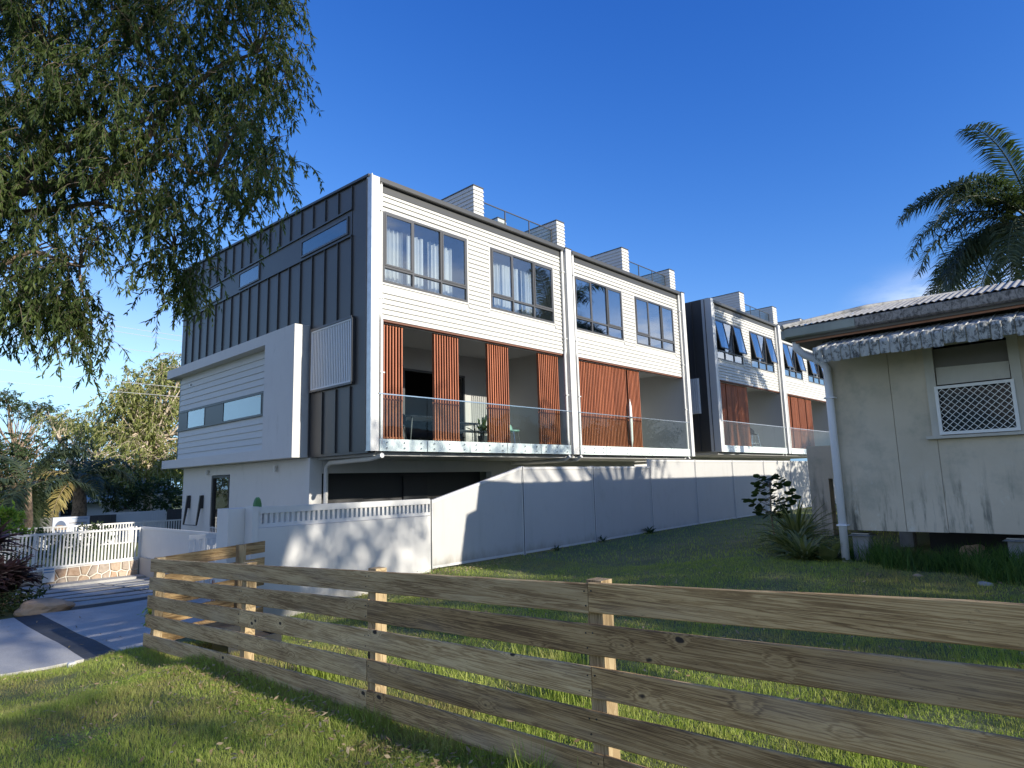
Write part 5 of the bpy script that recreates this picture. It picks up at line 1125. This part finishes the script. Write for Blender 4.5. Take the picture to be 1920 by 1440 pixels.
# near weeping tree, its limbs reaching in from the left
T1=empty('weeping_tree',(-0.35,12.6,-2.05),'large drooping willow leaved tree whose crown hangs over the upper left of the view','tree')
mb=MB().tube([(-0.35,12.6,-2.1),(-0.30,12.55,-0.6),(-0.15,12.4,1.0),(0.0,12.15,2.3)],[0.42,0.36,0.32,0.26],14); mb.build('trunk',M['bark'],T1,smooth=True)
LIMBS=[
[(0.0, 12.15, 2.3),(0.05, 12.01, 2.64), (0.77, 11.08, 3.46), (1.37, 10.46, 4.05), (1.78, 10.14, 4.19), (2.25, 9.76, 4.33), (2.72, 9.24, 5.13), (2.94, 9.03, 5.66)],
[(0.0,12.1,2.3),(0.57, 11.27, 2.95), (1.19, 10.27, 3.77), (1.46, 10.02, 4.3), (1.65, 9.91, 4.54), (2.13, 9.64, 4.77), (2.78, 9.0, 5.25), (3.11, 8.77, 5.37)],
[(-0.1,12.2,2.4),(0.19, 11.74, 4.57), (1.16, 10.63, 4.94), (1.48, 10.33, 4.8), (1.67, 10.01, 4.66), (2.06, 9.45, 4.69)],
[(-0.1,12.2,2.4),(0.16, 11.96, 5.04), (1.16, 10.84, 5.32), (1.55, 10.43, 5.36), (1.82, 10.2, 5.78), (2.37, 9.64, 6.35)],
[(1.78, 10.14, 4.19), (2.16, 9.61, 4.09), (2.64, 8.88, 4.44), (3.2, 8.5, 4.19), (3.63, 8.28, 3.79)],
[(0.1,12.0,2.6),(0.51, 11.82, 3.3), (1.28, 10.89, 3.85), (1.75, 10.53, 3.92), (2.21, 10.03, 4.01), (2.63, 9.61, 3.84), (3.04, 9.3, 3.31)],
[(0.0,12.1,2.2),(0.55, 11.13, 2.26), (1.25, 10.24, 2.91), (1.54, 10.04, 3.14), (2.01, 9.73, 2.95), (2.15, 9.88, 2.28)],
[(2.72, 9.24, 5.13), (3.18, 8.61, 5.81), (3.57, 8.15, 6.02), (3.96, 7.82, 5.63)],[(2.37, 9.64, 6.35), (2.79, 9.07, 6.94), (3.38, 8.35, 7.37)],
[(-0.2,12.3,2.4),(0.29, 11.02, 6.01), (0.99, 10.19, 6.44), (1.22, 10.03, 6.05), (1.54, 9.76, 5.75)]]
for i,l in enumerate(LIMBS):
    # subdivide with wobble
    pts=[]; 
    for a,b in zip(l[:-1],l[1:]):
        for k in range(3):
            u=k/3; pts.append(tuple(a[j]*(1-u)+b[j]*u+(rng.normal(0,0.025) if k else 0) for j in range(3)))
    pts.append(l[-1]); n=len(pts); r0=(0.15,0.10,0.09,0.08,0.06,0.07,0.06,0.045,0.045,0.06)[i]
    MB().tube(pts,[r0*(1-0.85*k/(n-1)) for k in range(n)],9).build('limb',M['bark'],T1,smooth=True)
# secondary branches towards every clump
mb=MB(); allp=[np.array(p) for l in LIMBS for p in l[2:]]
for c in CL[::1]:
    c=np.array(c); d=[np.linalg.norm(c-p)+0.6*max(0,p[2]-c[2]) for p in allp]; p=allp[int(np.argmin(d))]
    m=(p+c)/2+rng.normal(0,0.10,3)+np.array([0,0,0.12]); mb.tube([tuple(p),tuple((p+m)/2+rng.normal(0,.04,3)),tuple(m),tuple((m+c)/2+rng.normal(0,.05,3)),tuple(c)],[0.017,0.013,0.010,0.007,0.004],4,False)
mb.build('branches',M['twig_bark'],T1)['kind']='stuff'
CL+=[(2.02, 9.57, 2.27), (2.1, 9.59, 2.5), (2.0, 9.65, 2.03), (1.85, 9.59, 2.35), (2.06, 9.62, 1.86), (1.59, 10.02, 2.32), (1.4, 10.22, 2.3), (1.79, 9.91, 2.51), (3.16, 8.98, 2.87), (3.13, 9.18, 2.73)]
twig_tree(T1,CL,0.33,18,25,0.10,0.021,'willow_leaf',droop=0.9,tlen=0.46)
# the low hanging tassel over the street
TAS=[depth_ for depth_ in ()]

def tree(label,base,trunk_top,r0,clumps,rad,twigs,lpt,Lg,Wd,mat,bark='pale_bark',group=None,droop=0.6,tlen=0.9,spread=1.0,tw_r=0.012,name='gum_tree',limbs=True,leafdroop=0.5):
    E_=empty(name,base,label,'tree',group)
    b=Vector(base); t=Vector(trunk_top); m=(b+t)/2+Vector((rng.normal(0,.2),rng.normal(0,.2),0))
    MB().tube([tuple(b-Vector((0,0,.3))),tuple(m),tuple(t)],[r0,r0*.8,r0*.6],9).build('trunk',M[bark],E_,smooth=True)
    if limbs:
        mb=MB()
        for c in clumps:
            c=Vector(c[:3]); k=t if rng.random()<0.6 else (t+m)/2; q=(k+c)/2+Vector(rng.normal(0,.25,3)); mb.tube([tuple(k),tuple(q),tuple(c)],[r0*.30,r0*.18,r0*.05],5,False)
        mb.build('limbs',M[bark],E_)
    twig_tree(E_,clumps,rad,twigs,lpt,Lg,Wd,mat,droop=droop,tlen=tlen,bark=bark,spread=spread,tw_r=tw_r,leafdroop=leafdroop); return E_
def blob(c,R_,n,zs=0.8,seed=0,low=-1):
    r=np.random.default_rng(seed); o=[]
    while len(o)<n:
        p=r.normal(0,1,3); p/=np.linalg.norm(p); p*=r.uniform(0.45,1.0)**0.6; 
        if p[2]<low: continue
        o.append((c[0]+p[0]*R_,c[1]+p[1]*R_,c[2]+p[2]*R_*zs))
    return o
GB='trees beyond the street fence'
# big gum behind the white box (px 170-340, 670-950)
cl=blob((13.6,43.5,6.3),2.3,34,0.75,1)+blob((12.2,44,4.6),1.9,24,0.8,2)+blob((14.8,43.5,3.2),2.2,26,1.0,3)+blob((12.8,43,1.9),1.8,18,0.9,4)+blob((15.2,43.5,7.6),1.6,14,0.7,5)+blob((11.4,44,1.3),1.0,8,1.0,51)
tree('tallest drooping gum tree, right behind the white boxed wall',(13.6,44,-2.1),(13.3,43.8,3.2),0.30,cl,0.8,13,15,0.30,0.085,'gum_leaf',group=GB,droop=0.8,tlen=1.1)
# leaning pale-limbed tree
cl=blob((10.9,50,4.4),1.6,12,0.5,6)+blob((12.3,50,2.2),2.0,16,0.8,7)+blob((9.6,50,4.9),0.9,6,0.6,71)
tree('leaning tree with bare pale limbs in the gap left of the tallest gum',(9.8,50,-2.1),(10.6,50,2.2),0.22,cl,0.7,8,12,0.28,0.07,'gum_leaf',group=GB)
# left masses
cl=blob((6.3,37,0.9),2.5,44,0.75,8)+blob((4.0,37,1.0),2.4,36,0.9,9)
tree('broad dense green tree at the left edge beyond the street',(5.6,37,-2.1),(5.6,37,0.3),0.22,cl,0.7,13,15,0.20,0.07,'dark_leaf',bark='bark',group=GB,droop=0.3)
cl=blob((9.6,74,8.3),1.9,14,0.45,12)+blob((12.9,74,7.6),2.0,16,0.45,13)+blob((14.6,75,6.2),1.2,8,0.5,14)
tree('thin umbrella crowned tree standing highest at the far left',(11.5,74,-2.1),(11.5,74,3.8),0.25,cl,0.8,9,12,0.34,0.09,'dark_leaf',bark='bark',group=GB,droop=0.1,spread=1.2)
cl=blob((16.0,72,5.6),2.2,18,0.7,15)+blob((19.0,72,5.2),2.3,20,0.7,16)+blob((17.5,72,2.4),3.0,22,0.7,17)
tree('pale open crowned gum far off between the umbrella tree and the tallest gum',(17.5,72,-2.1),(17.5,72,3.0),0.25,cl,0.9,9,12,0.36,0.09,'gum_leaf',group=GB)
cl=blob((2,58,4.5),3.6,40,0.7,18)
tree('dark round crowned tree just outside the left edge beyond the road',(2,58,-2.1),(2,58,2),0.3,cl,0.9,12,14,0.30,0.10,'dark_leaf',bark='bark',group=GB)
cl=blob((22,66,0.6),4.2,50,0.55,19)+blob((14,66,0.2),3.8,44,0.5,20)+blob((6,66,0.6),3.6,40,0.6,21)
tree('low wide thicket of dark trees closing the street view behind the houses',(14,66,-2.1),(14,66,-0.5),0.3,cl,1.2,12,15,0.36,0.13,'dark_leaf',bark='bark',group=GB,droop=0.2,limbs=False)
# shrubs along the dark fence
def shrub(label,c,R_,n,mat,Lg=0.12,Wd=0.05,name='shrub',group=None,zs=0.8,tw=9,lp=10,tl=0.3,droop=0.1,seed=0,cat='shrub'):
    E_=empty(name,(c[0],c[1],gz1(c[0],c[1])),label,cat,group)
    twig_tree(E_,blob(c,R_,n,zs,seed),R_*0.3,tw,lp,Lg,Wd,mat,droop=droop,tlen=tl,tw_r=0.004,leafdroop=0.0); return E_
shrub('dark bushy shrub behind the grey fence below the tallest gum',(10.6,33,-0.3),1.0,20,'dark_leaf',0.22,0.07,seed=31,tl=0.5)
shrub('black green shrub in front of the far house wall right of the sign',(9.0,33,-0.4),0.7,14,'dark_leaf',0.2,0.06,seed=32,tl=0.5)
shrub('shrub in the courtyard behind the left end of the white slatted fence',(4.1,21.5,-1.35),0.55,16,'dark_leaf',0.12,0.05,seed=33)
shrub('shrub in the courtyard behind the middle of the white slatted fence',(5.3,22.3,-1.35),0.5,14,'dark_leaf',0.12,0.05,seed=34)
shrub('bright lime green leafy shrub at the far left edge',(2.95,20.0,-0.72),0.42,16,'bright_leaf',0.17,0.05,seed=35,tl=0.25)
shrub('low dark ground cover mound under the purple leaved plants',(2.35,14.3,-1.85),0.42,14,'dark_leaf',0.08,0.03,seed=36,zs=0.5)
shrub('low dark ground cover beside the golden boulder',(1.7,14.0,-1.85),0.5,14,'dark_leaf',0.08,0.03,seed=37,zs=0.5)
# strap leaved plants
def strap_plant(name,label,c,n,L,w,mat,cat='plant',group=None,up=0.9,bend=1.0,heads=1,stem=0.0,seed=0):
    r=np.random.default_rng(seed); E_=empty(name,c,label,cat,group); mb=MB()
    for h in range(heads):
        hc=np.array(c,float)+(np.array([r.normal(0,.16),r.normal(0,.16),stem*r.uniform(0.5,1.1)]) if heads>1 else np.array([0,0,stem]))
        if stem: MB().tube([tuple(c),tuple((np.array(c)+hc)/2+r.normal(0,.02,3)),tuple(hc)],[0.022,0.018,0.014],6).build('stem',M['bark'],E_)
        for k in range(n):
            a=r.uniform(0,6.283); e=r.uniform(0.15,1.35)*up; Lk=L*r.uniform(0.6,1.15); d=np.array([math.cos(a)*math.cos(e),math.sin(a)*math.cos(e),math.sin(e)])
            s=np.array([-math.sin(a),math.cos(a),0])*w*r.uniform(.7,1.2)*0.5; p=hc+r.normal(0,0.02,3); seg=5; b0=len(mb.v)
            for i in range(seg+1):
                u=i/seg; ww=s*(0.55+1.2*u*(1-u)*2.0)*(1-u**4); mb.v+=[tuple(p-ww),tuple(p+np.array([0,0,-0.15*w])),tuple(p+ww)]
                d=d+np.array([0,0,-0.20*bend*(0.4+u)]); d/=np.linalg.norm(d); p=p+d*Lk/seg
            for i in range(seg):
                q=b0+i*3; mb.f+=[(q,q+1,q+4,q+3),(q+1,q+2,q+5,q+4)]
    mb.build('foliage',M[mat],E_); return E_
strap_plant('purple_cordyline','cluster of dark purple strap leaved plants on the left in front of the slatted fence',(1.85,14.1,-2.0),60,0.52,0.085,'purple_leaf',heads=6,stem=0.85,seed=1)
strap_plant('purple_cordyline','dark purple strap leaved plant nearest the golden boulder',(2.25,14.5,-2.0),50,0.48,0.08,'purple_leaf',heads=4,stem=0.55,seed=2)
strap_plant('purple_cordyline','dark purple strap leaved plant cut by the left edge',(1.75,15.2,-2.05),56,0.6,0.085,'purple_leaf',heads=5,stem=1.2,seed=3)
strap_plant('flax_clump','arching strap leaved clump beside the cottage corner downpipe, the nearest one',(9.25,3.35,-1.2),150,0.56,0.046,'flax_leaf',bend=1.3,seed=4)
strap_plant('flax_clump','arching strap leaved clump beside the cottage, the middle one',(9.9,3.75,-1.2),150,0.64,0.048,'flax_leaf',bend=1.2,seed=5)
strap_plant('flax_clump','arching strap leaved clump beside the cottage, the farthest one',(10.9,4.05,-1.2),150,0.80,0.05,'flax_leaf',bend=1.1,up=1.0,seed=6)
strap_plant('broad_leaf_plant','broad leaved plant low in front of the strap leaved clumps',(9.3,3.05,-1.2),16,0.42,0.13,'flax_leaf',bend=1.0,seed=7)
# sapling with round leaves
sp=empty('sapling',(12.6,5.1,-1.25),'thin sapling with round dark leaves in front of the white fence by the cottage','sapling')
MB().tube([(12.6,5.1,-1.3),(12.58,5.12,-0.8),(12.6,5.1,-0.1)],[0.02,0.015,0.008],6).build('stem',M['bark'],sp)
r=random.Random(5); lf=MB()
for k in range(170):
    z=r.uniform(-0.85,-0.02); a=r.uniform(0,6.28); R__=0.40*(1-abs(z+0.45)/0.65)+0.05; q=Vector((12.6+R__*math.cos(a)*r.uniform(.3,1),5.1+R__*math.sin(a)*r.uniform(.3,1),z)); d=Vector((math.cos(a),math.sin(a),r.uniform(-.4,.5))).normalized(); s=d.cross(Vector((r.random(),r.random(),1))).normalized(); L=r.uniform(.11,.17)
    pts=[q+d*L*(0.5-0.5*math.cos(t))+s*L*0.42*math.sin(t) for t in [i*math.pi/4 for i in range(8)]]; lf.add([tuple(p) for p in pts],[tuple(range(8))])
lf.build('foliage',M['dark_leaf'],sp)
mb=MB()
for k in range(14):
    z=r.uniform(-0.75,-0.1); a=r.uniform(0,6.28); mb.tube([(12.6,5.1,z-0.08),(12.6+.25*math.cos(a),5.1+.25*math.sin(a),z+.05)],0.005,4,False)
mb.build('branches',M['bark'],sp)
# small weeds at the foot of the white fence
strap_plant('weed','little weed growing at the foot of the second tall metal panel',(10.5,8.8,-1.43),16,0.16,0.03,'dark_leaf',seed=21,cat='weed')
strap_plant('weed','larger weed growing at the foot of the metal fence where it steps up',(14.0,8.75,-1.38),34,0.26,0.05,'dark_leaf',seed=22,cat='weed')
strap_plant('weed','low weed growing at the foot of the fence between the tall panels',(12.1,8.8,-1.41),18,0.2,0.03,'dark_leaf',seed=23,cat='weed')

# ------------------------------------------------------------------ palms
def palm(label,c,zc,n,L,leaf,mat='palm_leaf',rt=0.22,name='palm_tree',trunk=True,seed=0,elist=None,dens=70,lw=0.045,dead=0,group=None):
    r=np.random.default_rng(seed); g=gz1(c[0],c[1]); E_=empty(name,(c[0],c[1],g),label,'palm',group)
    if trunk: MB().tube([(c[0],c[1],g-.2),(c[0]+.1,c[1],(g+zc)/2),(c[0],c[1],zc)],[rt*1.15,rt,rt*.8],12).build('trunk',M['bark'],E_,smooth=True)
    for f in range(n):
        if elist is not None and f<len(elist): a,e=elist[f]
        else: a=6.283*f/n*2.4+r.normal(0,.15); e=r.uniform(-0.25,1.25)
        Lf=L*r.uniform(.85,1.1); d=np.array([math.cos(a)*math.cos(e),math.sin(a)*math.cos(e),math.sin(e)]); p=np.array([c[0],c[1],zc],float)
        pts=[p.copy()]; ds=[d.copy()]; seg=14
        for i in range(seg):
            d=d+np.array([0,0,-0.155*(0.4+1.2*i/seg)]); d/=np.linalg.norm(d); p=p+d*Lf/seg; pts.append(p.copy()); ds.append(d.copy())
        fr=MB().tube([tuple(q) for q in pts],[0.035*(1-.85*i/seg)*L/4 for i in range(seg+1)],5,False).build('frond',M['bark' if f>=n-dead else 'palm_leaf'],E_)
        P=np.array(pts); Dn=np.array(ds); s=np.repeat(np.linspace(0.14,0.995,dens),2)*seg; i=np.minimum(s.astype(int),seg-1); fr_=(s-i)[:,None]
        base=P[i]*(1-fr_)+P[i+1]*fr_; dd=Dn[i]; side=np.cross(dd,np.array([0,0,1.0])); side/=np.linalg.norm(side,axis=1,keepdims=True)+1e-6
        sg_=np.tile([1,-1],dens)[:,None]; u=s/seg; ln=leaf*np.sin(np.pi*(0.12+0.80*u))**0.7
        up=np.cross(side,dd); ldir=side*sg_*0.9+dd*0.55+up*r.normal(0.05,.32,(len(u),1)); ldir/=np.linalg.norm(ldir,axis=1,keepdims=True)
        # two segment drooping leaflet
        w=np.cross(ldir,up); w/=np.linalg.norm(w,axis=1,keepdims=True)+1e-6; w=w*lw*.5
        m_=base+ldir*(ln*.5)[:,None]+np.array([0,0,-0.05])*ln[:,None]; t_=m_+(ldir*0.75+np.array([0,0,-0.62]))*(ln*.5)[:,None]
        V=np.stack([base-w*.4,base+w*.4,m_+w,m_-w,t_],1)-np.array(wloc(E_)); k=len(u)
        me=bpy.data.meshes.new('leaflets'); me.vertices.add(5*k); me.loops.add(7*k); me.polygons.add(2*k); me.vertices.foreach_set('co',V.ravel())
        li=(np.arange(k)*5)[:,None]+np.array([0,1,2,3,3,2,4]); me.loops.foreach_set('vertex_index',li.ravel().astype(np.int32)); me.polygons.foreach_set('loop_start',np.stack([np.arange(k)*7,np.arange(k)*7+4],-1).ravel().astype(np.int32)); me.update(calc_edges=True)
        me.materials.append(M[mat if f<n-dead else 'dry_palm_leaf']); o=bpy.data.objects.new('leaflets',me); COL.objects.link(o); o.parent=fr; o.location=-Vector(fr.location)
    return E_
# azimuths: screen left is about +y and slightly -x
LA=math.radians(128)
el_=[(LA+0.1,0.15),(LA-0.05,0.42),(LA+0.25,0.72),(LA-0.3,0.95),(LA+0.5,1.25),(LA+0.05,-0.10),(LA-0.15,0.62),(LA+1.1,0.8),(LA-1.0,0.5),(LA+0.7,0.2),(LA-0.6,0.1),(LA+0.15,1.0)]
palm('tall feather palm rising behind the cottage roof at the right edge',(28.6,1.35),8.5,28,4.9,1.0,seed=3,elist=el_,dens=115,lw=0.05)
palm('small palm standing among the trees left of the street sign',(4.5,26.5),0.2,14,2.3,0.5,rt=0.13,seed=4,dens=46,lw=0.05)
palm('short palm with dry hanging fronds behind the sign fence',(7.4,33.0),0.6,16,2.4,0.6,rt=0.28,seed=5,dens=46,lw=0.06,dead=6)

# ------------------------------------------------------------------ trees out of frame to the right and behind: they cast the dappled shade
GS='neighbouring trees that shade the lawn from the south'
cl=blob((6.3,-13,7.1),2.1,20,0.62,41)+blob((4.4,-14,7.4),1.7,14,0.6,42)+blob((4.6,-13,12.4),3.2,44,0.7,53)  # the highest crown is added, out of view, to shade the weeping tree
tree('tall street tree behind the viewer, the one nearest the cottage',(6.2,-13.5,-1.2),(5.6,-13.3,8.4),0.28,cl,0.75,14,15,0.16,0.045,'gum_leaf',bark='bark',group=GS)
cl=blob((7.3,-10,2.9),1.9,40,0.95,61)+blob((8.9,-11,3.0),2.0,40,0.95,62)  # unseen low crowns added to block the sun from the yard lawn
tree('unseen dense bushy tree behind the viewer, added to shade the yard',(8,-10.5,-1.2),(8,-10.5,1.2),0.2,cl,0.6,14,15,0.16,0.06,'dark_leaf',bark='bark',group=GS,droop=0.3)
cl=blob((0.2,-15,8.6),3.2,50,0.5,43)+blob((2.3,-15,5.4),1.2,5,0.6,71)+blob((0.3,-15,4.8),1.2,5,0.6,72)+blob((-4.0,-15,8.8),3.0,36,0.55,44)
tree('tall street tree behind the viewer on the road side',(-0.4,-15,-1.7),(-0.4,-15,5.0),0.3,cl,0.8,14,15,0.18,0.06,'gum_leaf',bark='bark',group=GS,droop=0.3)
cl=blob((11.4,-11,9.1),1.7,16,0.8,45)+blob((15.3,-9,8.4),2.4,22,0.6,46)
tree('high tree standing over the far side of the cottage roof',(15,-10,-1.2),(14.6,-10,5.5),0.3,cl,0.7,12,13,0.16,0.05,'gum_leaf',bark='bark',group=GS)
cl=blob((38.5,1.0,4.2),2.6,34,0.85,47)+blob((25,0.5,2.2),2.0,26,0.6,48)+blob((33.5,1.5,2.4),2.6,30,0.5,49)+blob((29,1.5,2.0),2.4,26,0.5,52)
tree('bushy garden tree hidden behind the cottage',(36,1.0,-1.2),(36,1.0,2.5),0.25,cl,0.7,12,13,0.2,0.07,'dark_leaf',bark='bark',group=GS)
# ------------------------------------------------------------------ far side of the street
picket_fence('picket_fence',1.5,9.6,25.0,-1.05,-1.75,0.085,'distant white slatted boundary fence crossing behind the courtyard',posts=(1.6,3.6,5.75,7.6,9.5))
DF=empty('screen_fence',(6.8,31,-2),'dark grey boarded fence carrying the pale banner with a round photo','fence')
for k in range(30):
    x0=2.0+k*0.22
    if x0>8.2: break
    MB().box(x0,x0+0.214,31,31.04,-2.2,-0.95).build('fence_plank',M['dark_clad'],DF)
WFc=empty('screen_fence',(9.3,31.6,-2),'pale ribbed metal fence between the dark fences under the tallest gum','fence')
for k in range(22): MB().box(8.2+k*0.1,8.26+k*0.1,31.3,31.33,-2.2,-0.88).box(8.26+k*0.1,8.30+k*0.1,31.31,31.34,-2.2,-0.885).build('fence_rib',M['white_metal'],WFc)
DG=empty('screen_fence',(11.2,31,-2),'dark fence panel at the far end against the building corner','fence')
for k in range(8): MB().box(10.42+k*0.22,10.634+k*0.22,31.2,31.24,-2.2,-0.85).build('fence_plank',M['dark_clad'],DG)
SG=empty('banner_sign',(6.8,30.9,-1.4),'wide pale banner with a round photo and blue script lettering on the dark fence','sign')
MB().box(6.15,7.40,30.93,30.96,-1.75,-0.955).build('board',M['sign_white'],SG)
n=28; c=(6.42,-1.42); R_=0.33
MB().add([(c[0]+R_*0.62*math.cos(2*math.pi*k/n),30.925,c[1]+R_*math.sin(2*math.pi*k/n)) for k in range(n)],[tuple(range(n))]).build('round_photo',M['sign_ink'],SG)
MB().add([(6.22,30.921,-1.45),(6.62,30.921,-1.45),(6.62,30.921,-1.40),(6.48,30.921,-1.27),(6.33,30.921,-1.25),(6.22,30.921,-1.33)],[(0,1,2,3,4,5)]).build('photo_foreground',M['sign_brown'],SG)
r=random.Random(6); lt=MB()   # two lines of lettering too small and far to read in the photograph
for k in range(13):
    if k==6: continue
    x=6.78+k*0.042; h=0.05; lt.box(x,x+0.009,30.922,30.928,-1.062,-1.062+h).box(x+0.010,x+0.026,30.922,30.928,-1.062+h*r.choice([0,0.4,0.8]),-1.062+h*r.choice([0.82,0.95])).box(x+0.027,x+0.032,30.922,30.928,-1.062,-1.062+h*r.uniform(.5,1))
lt.build('lettering',M['sign_blue'],SG)['kind']='stuff'
lt=MB()
for k in range(15):
    x=6.70+k*0.040; h=r.choice([0.045,0.045,0.05,0.10]); sh=0.35*h
    lt.hexa([(x,30.920,-1.22),(x+0.012,30.920,-1.22),(x+0.012,30.927,-1.22),(x,30.927,-1.22)],[(x+sh,30.920,-1.22+h),(x+0.012+sh,30.920,-1.22+h),(x+0.012+sh,30.927,-1.22+h),(x+sh,30.927,-1.22+h)])
    lt.tube([(x+0.01,30.922,-1.215),(x+0.028,30.922,-1.20+0.02*r.random()),(x+0.042,30.922,-1.216)],0.005,4)
lt.build('lettering',M['sign_brown'],SG)['kind']='stuff'
# houses
def far_house(label,x0,x1,y0,y1,ze,zr,wall,roof,hip=1.2,name='far_house',windows=()):
    E_=empty(name,((x0+x1)/2,(y0+y1)/2,-2.1),label,'house')
    MB().box(x0,x1,y0,y1,-2.3,ze).build('wall',M[wall],E_)
    o=0.5; a=[(x0-o,y0-o,ze),(x1+o,y0-o,ze),(x1+o,y1+o,ze),(x0-o,y1+o,ze)]; ym=(y0+y1)/2
    mb=MB(); mb.add(a+[(x0+hip,ym,zr),(x1-hip,ym,zr)],[(0,1,5,4),(1,2,5),(2,3,4,5),(3,0,4),(3,2,1,0)]); mb.build('roof',M[roof],E_)
    MB().box(x0-o-0.02,x1+o+0.02,y0-o-0.06,y0-o-0.002,ze-0.14,ze+0.02).build('gutter',M['white_metal'],E_)
    for (a_,b_,c_,d_) in windows:
        w=MB().box(a_,b_,y0-0.05,y0-0.002,c_,c_+0.06).box(a_,b_,y0-0.05,y0-0.002,d_-0.06,d_).box(a_,a_+0.06,y0-0.05,y0-0.002,c_+.06,d_-.06).box(b_-0.06,b_,y0-0.05,y0-0.002,c_+.06,d_-.06).build('window',M['white_metal'],E_)
        MB().box(a_+.06,b_-.06,y0-0.03,y0-0.02,c_+.06,d_-.06).build('pane',M['dark_glass'],w)
    return E_
far_house('low house with a pale teal roof and grey wall across the street',7.8,11.4,42,48,-0.42,0.30,'far_wall','teal_roof',windows=((8.6,9.3,-1.3,-0.6),))
far_house('house with a steep dark grey roof half hidden by the tallest gum',11.9,15.6,46,52,-0.25,1.35,'far_wall','grey_roof',windows=((12.3,13.2,-1.2,-0.5),))
far_house('small cream house at the far left among the trees',1.5,5.2,48,54,-0.3,0.7,'far_wall','grey_roof',windows=((2.6,3.6,-1.3,-0.5),))
pp=MB().tube([(7.05,39,-2.1),(7.02,39,1.0)],[0.12,0.10],8).build('pole',M['pale_bark']); tag(pp,'short pale timber post among the trees left of the teal roofed house','post')
# overhead wires
def wire(label,p0,p1,sag,r_=0.012):
    p0=Vector(p0); p1=Vector(p1); pts=[]
    for i in range(25):
        u=i/24; q=p0.lerp(p1,u); q.z-=sag*4*u*(1-u); pts.append(tuple(q))
    o=MB().tube(pts,r_,5).build('power_line',M['wire']); tag(o,label,'wire','power lines over the street')
D_=38
wire('upper power line of the pair above the tallest gum',(-4,46,11.1),(24,35,7.9),0.25)
wire('second power line just under the top wire',(-4,46,10.9),(24,35,7.6),0.3)
wire('third power line, sloping alone under the top pair',(-4,46.2,9.9),(24,35,6.9),0.35)
wire('upper wire of the low pair crossing the tallest gum',(-4,44,7.1),(24,33,4.9),0.2)
wire('lowest wire crossing the tallest gum',(-4,44,6.4),(24,33,4.5),0.2)
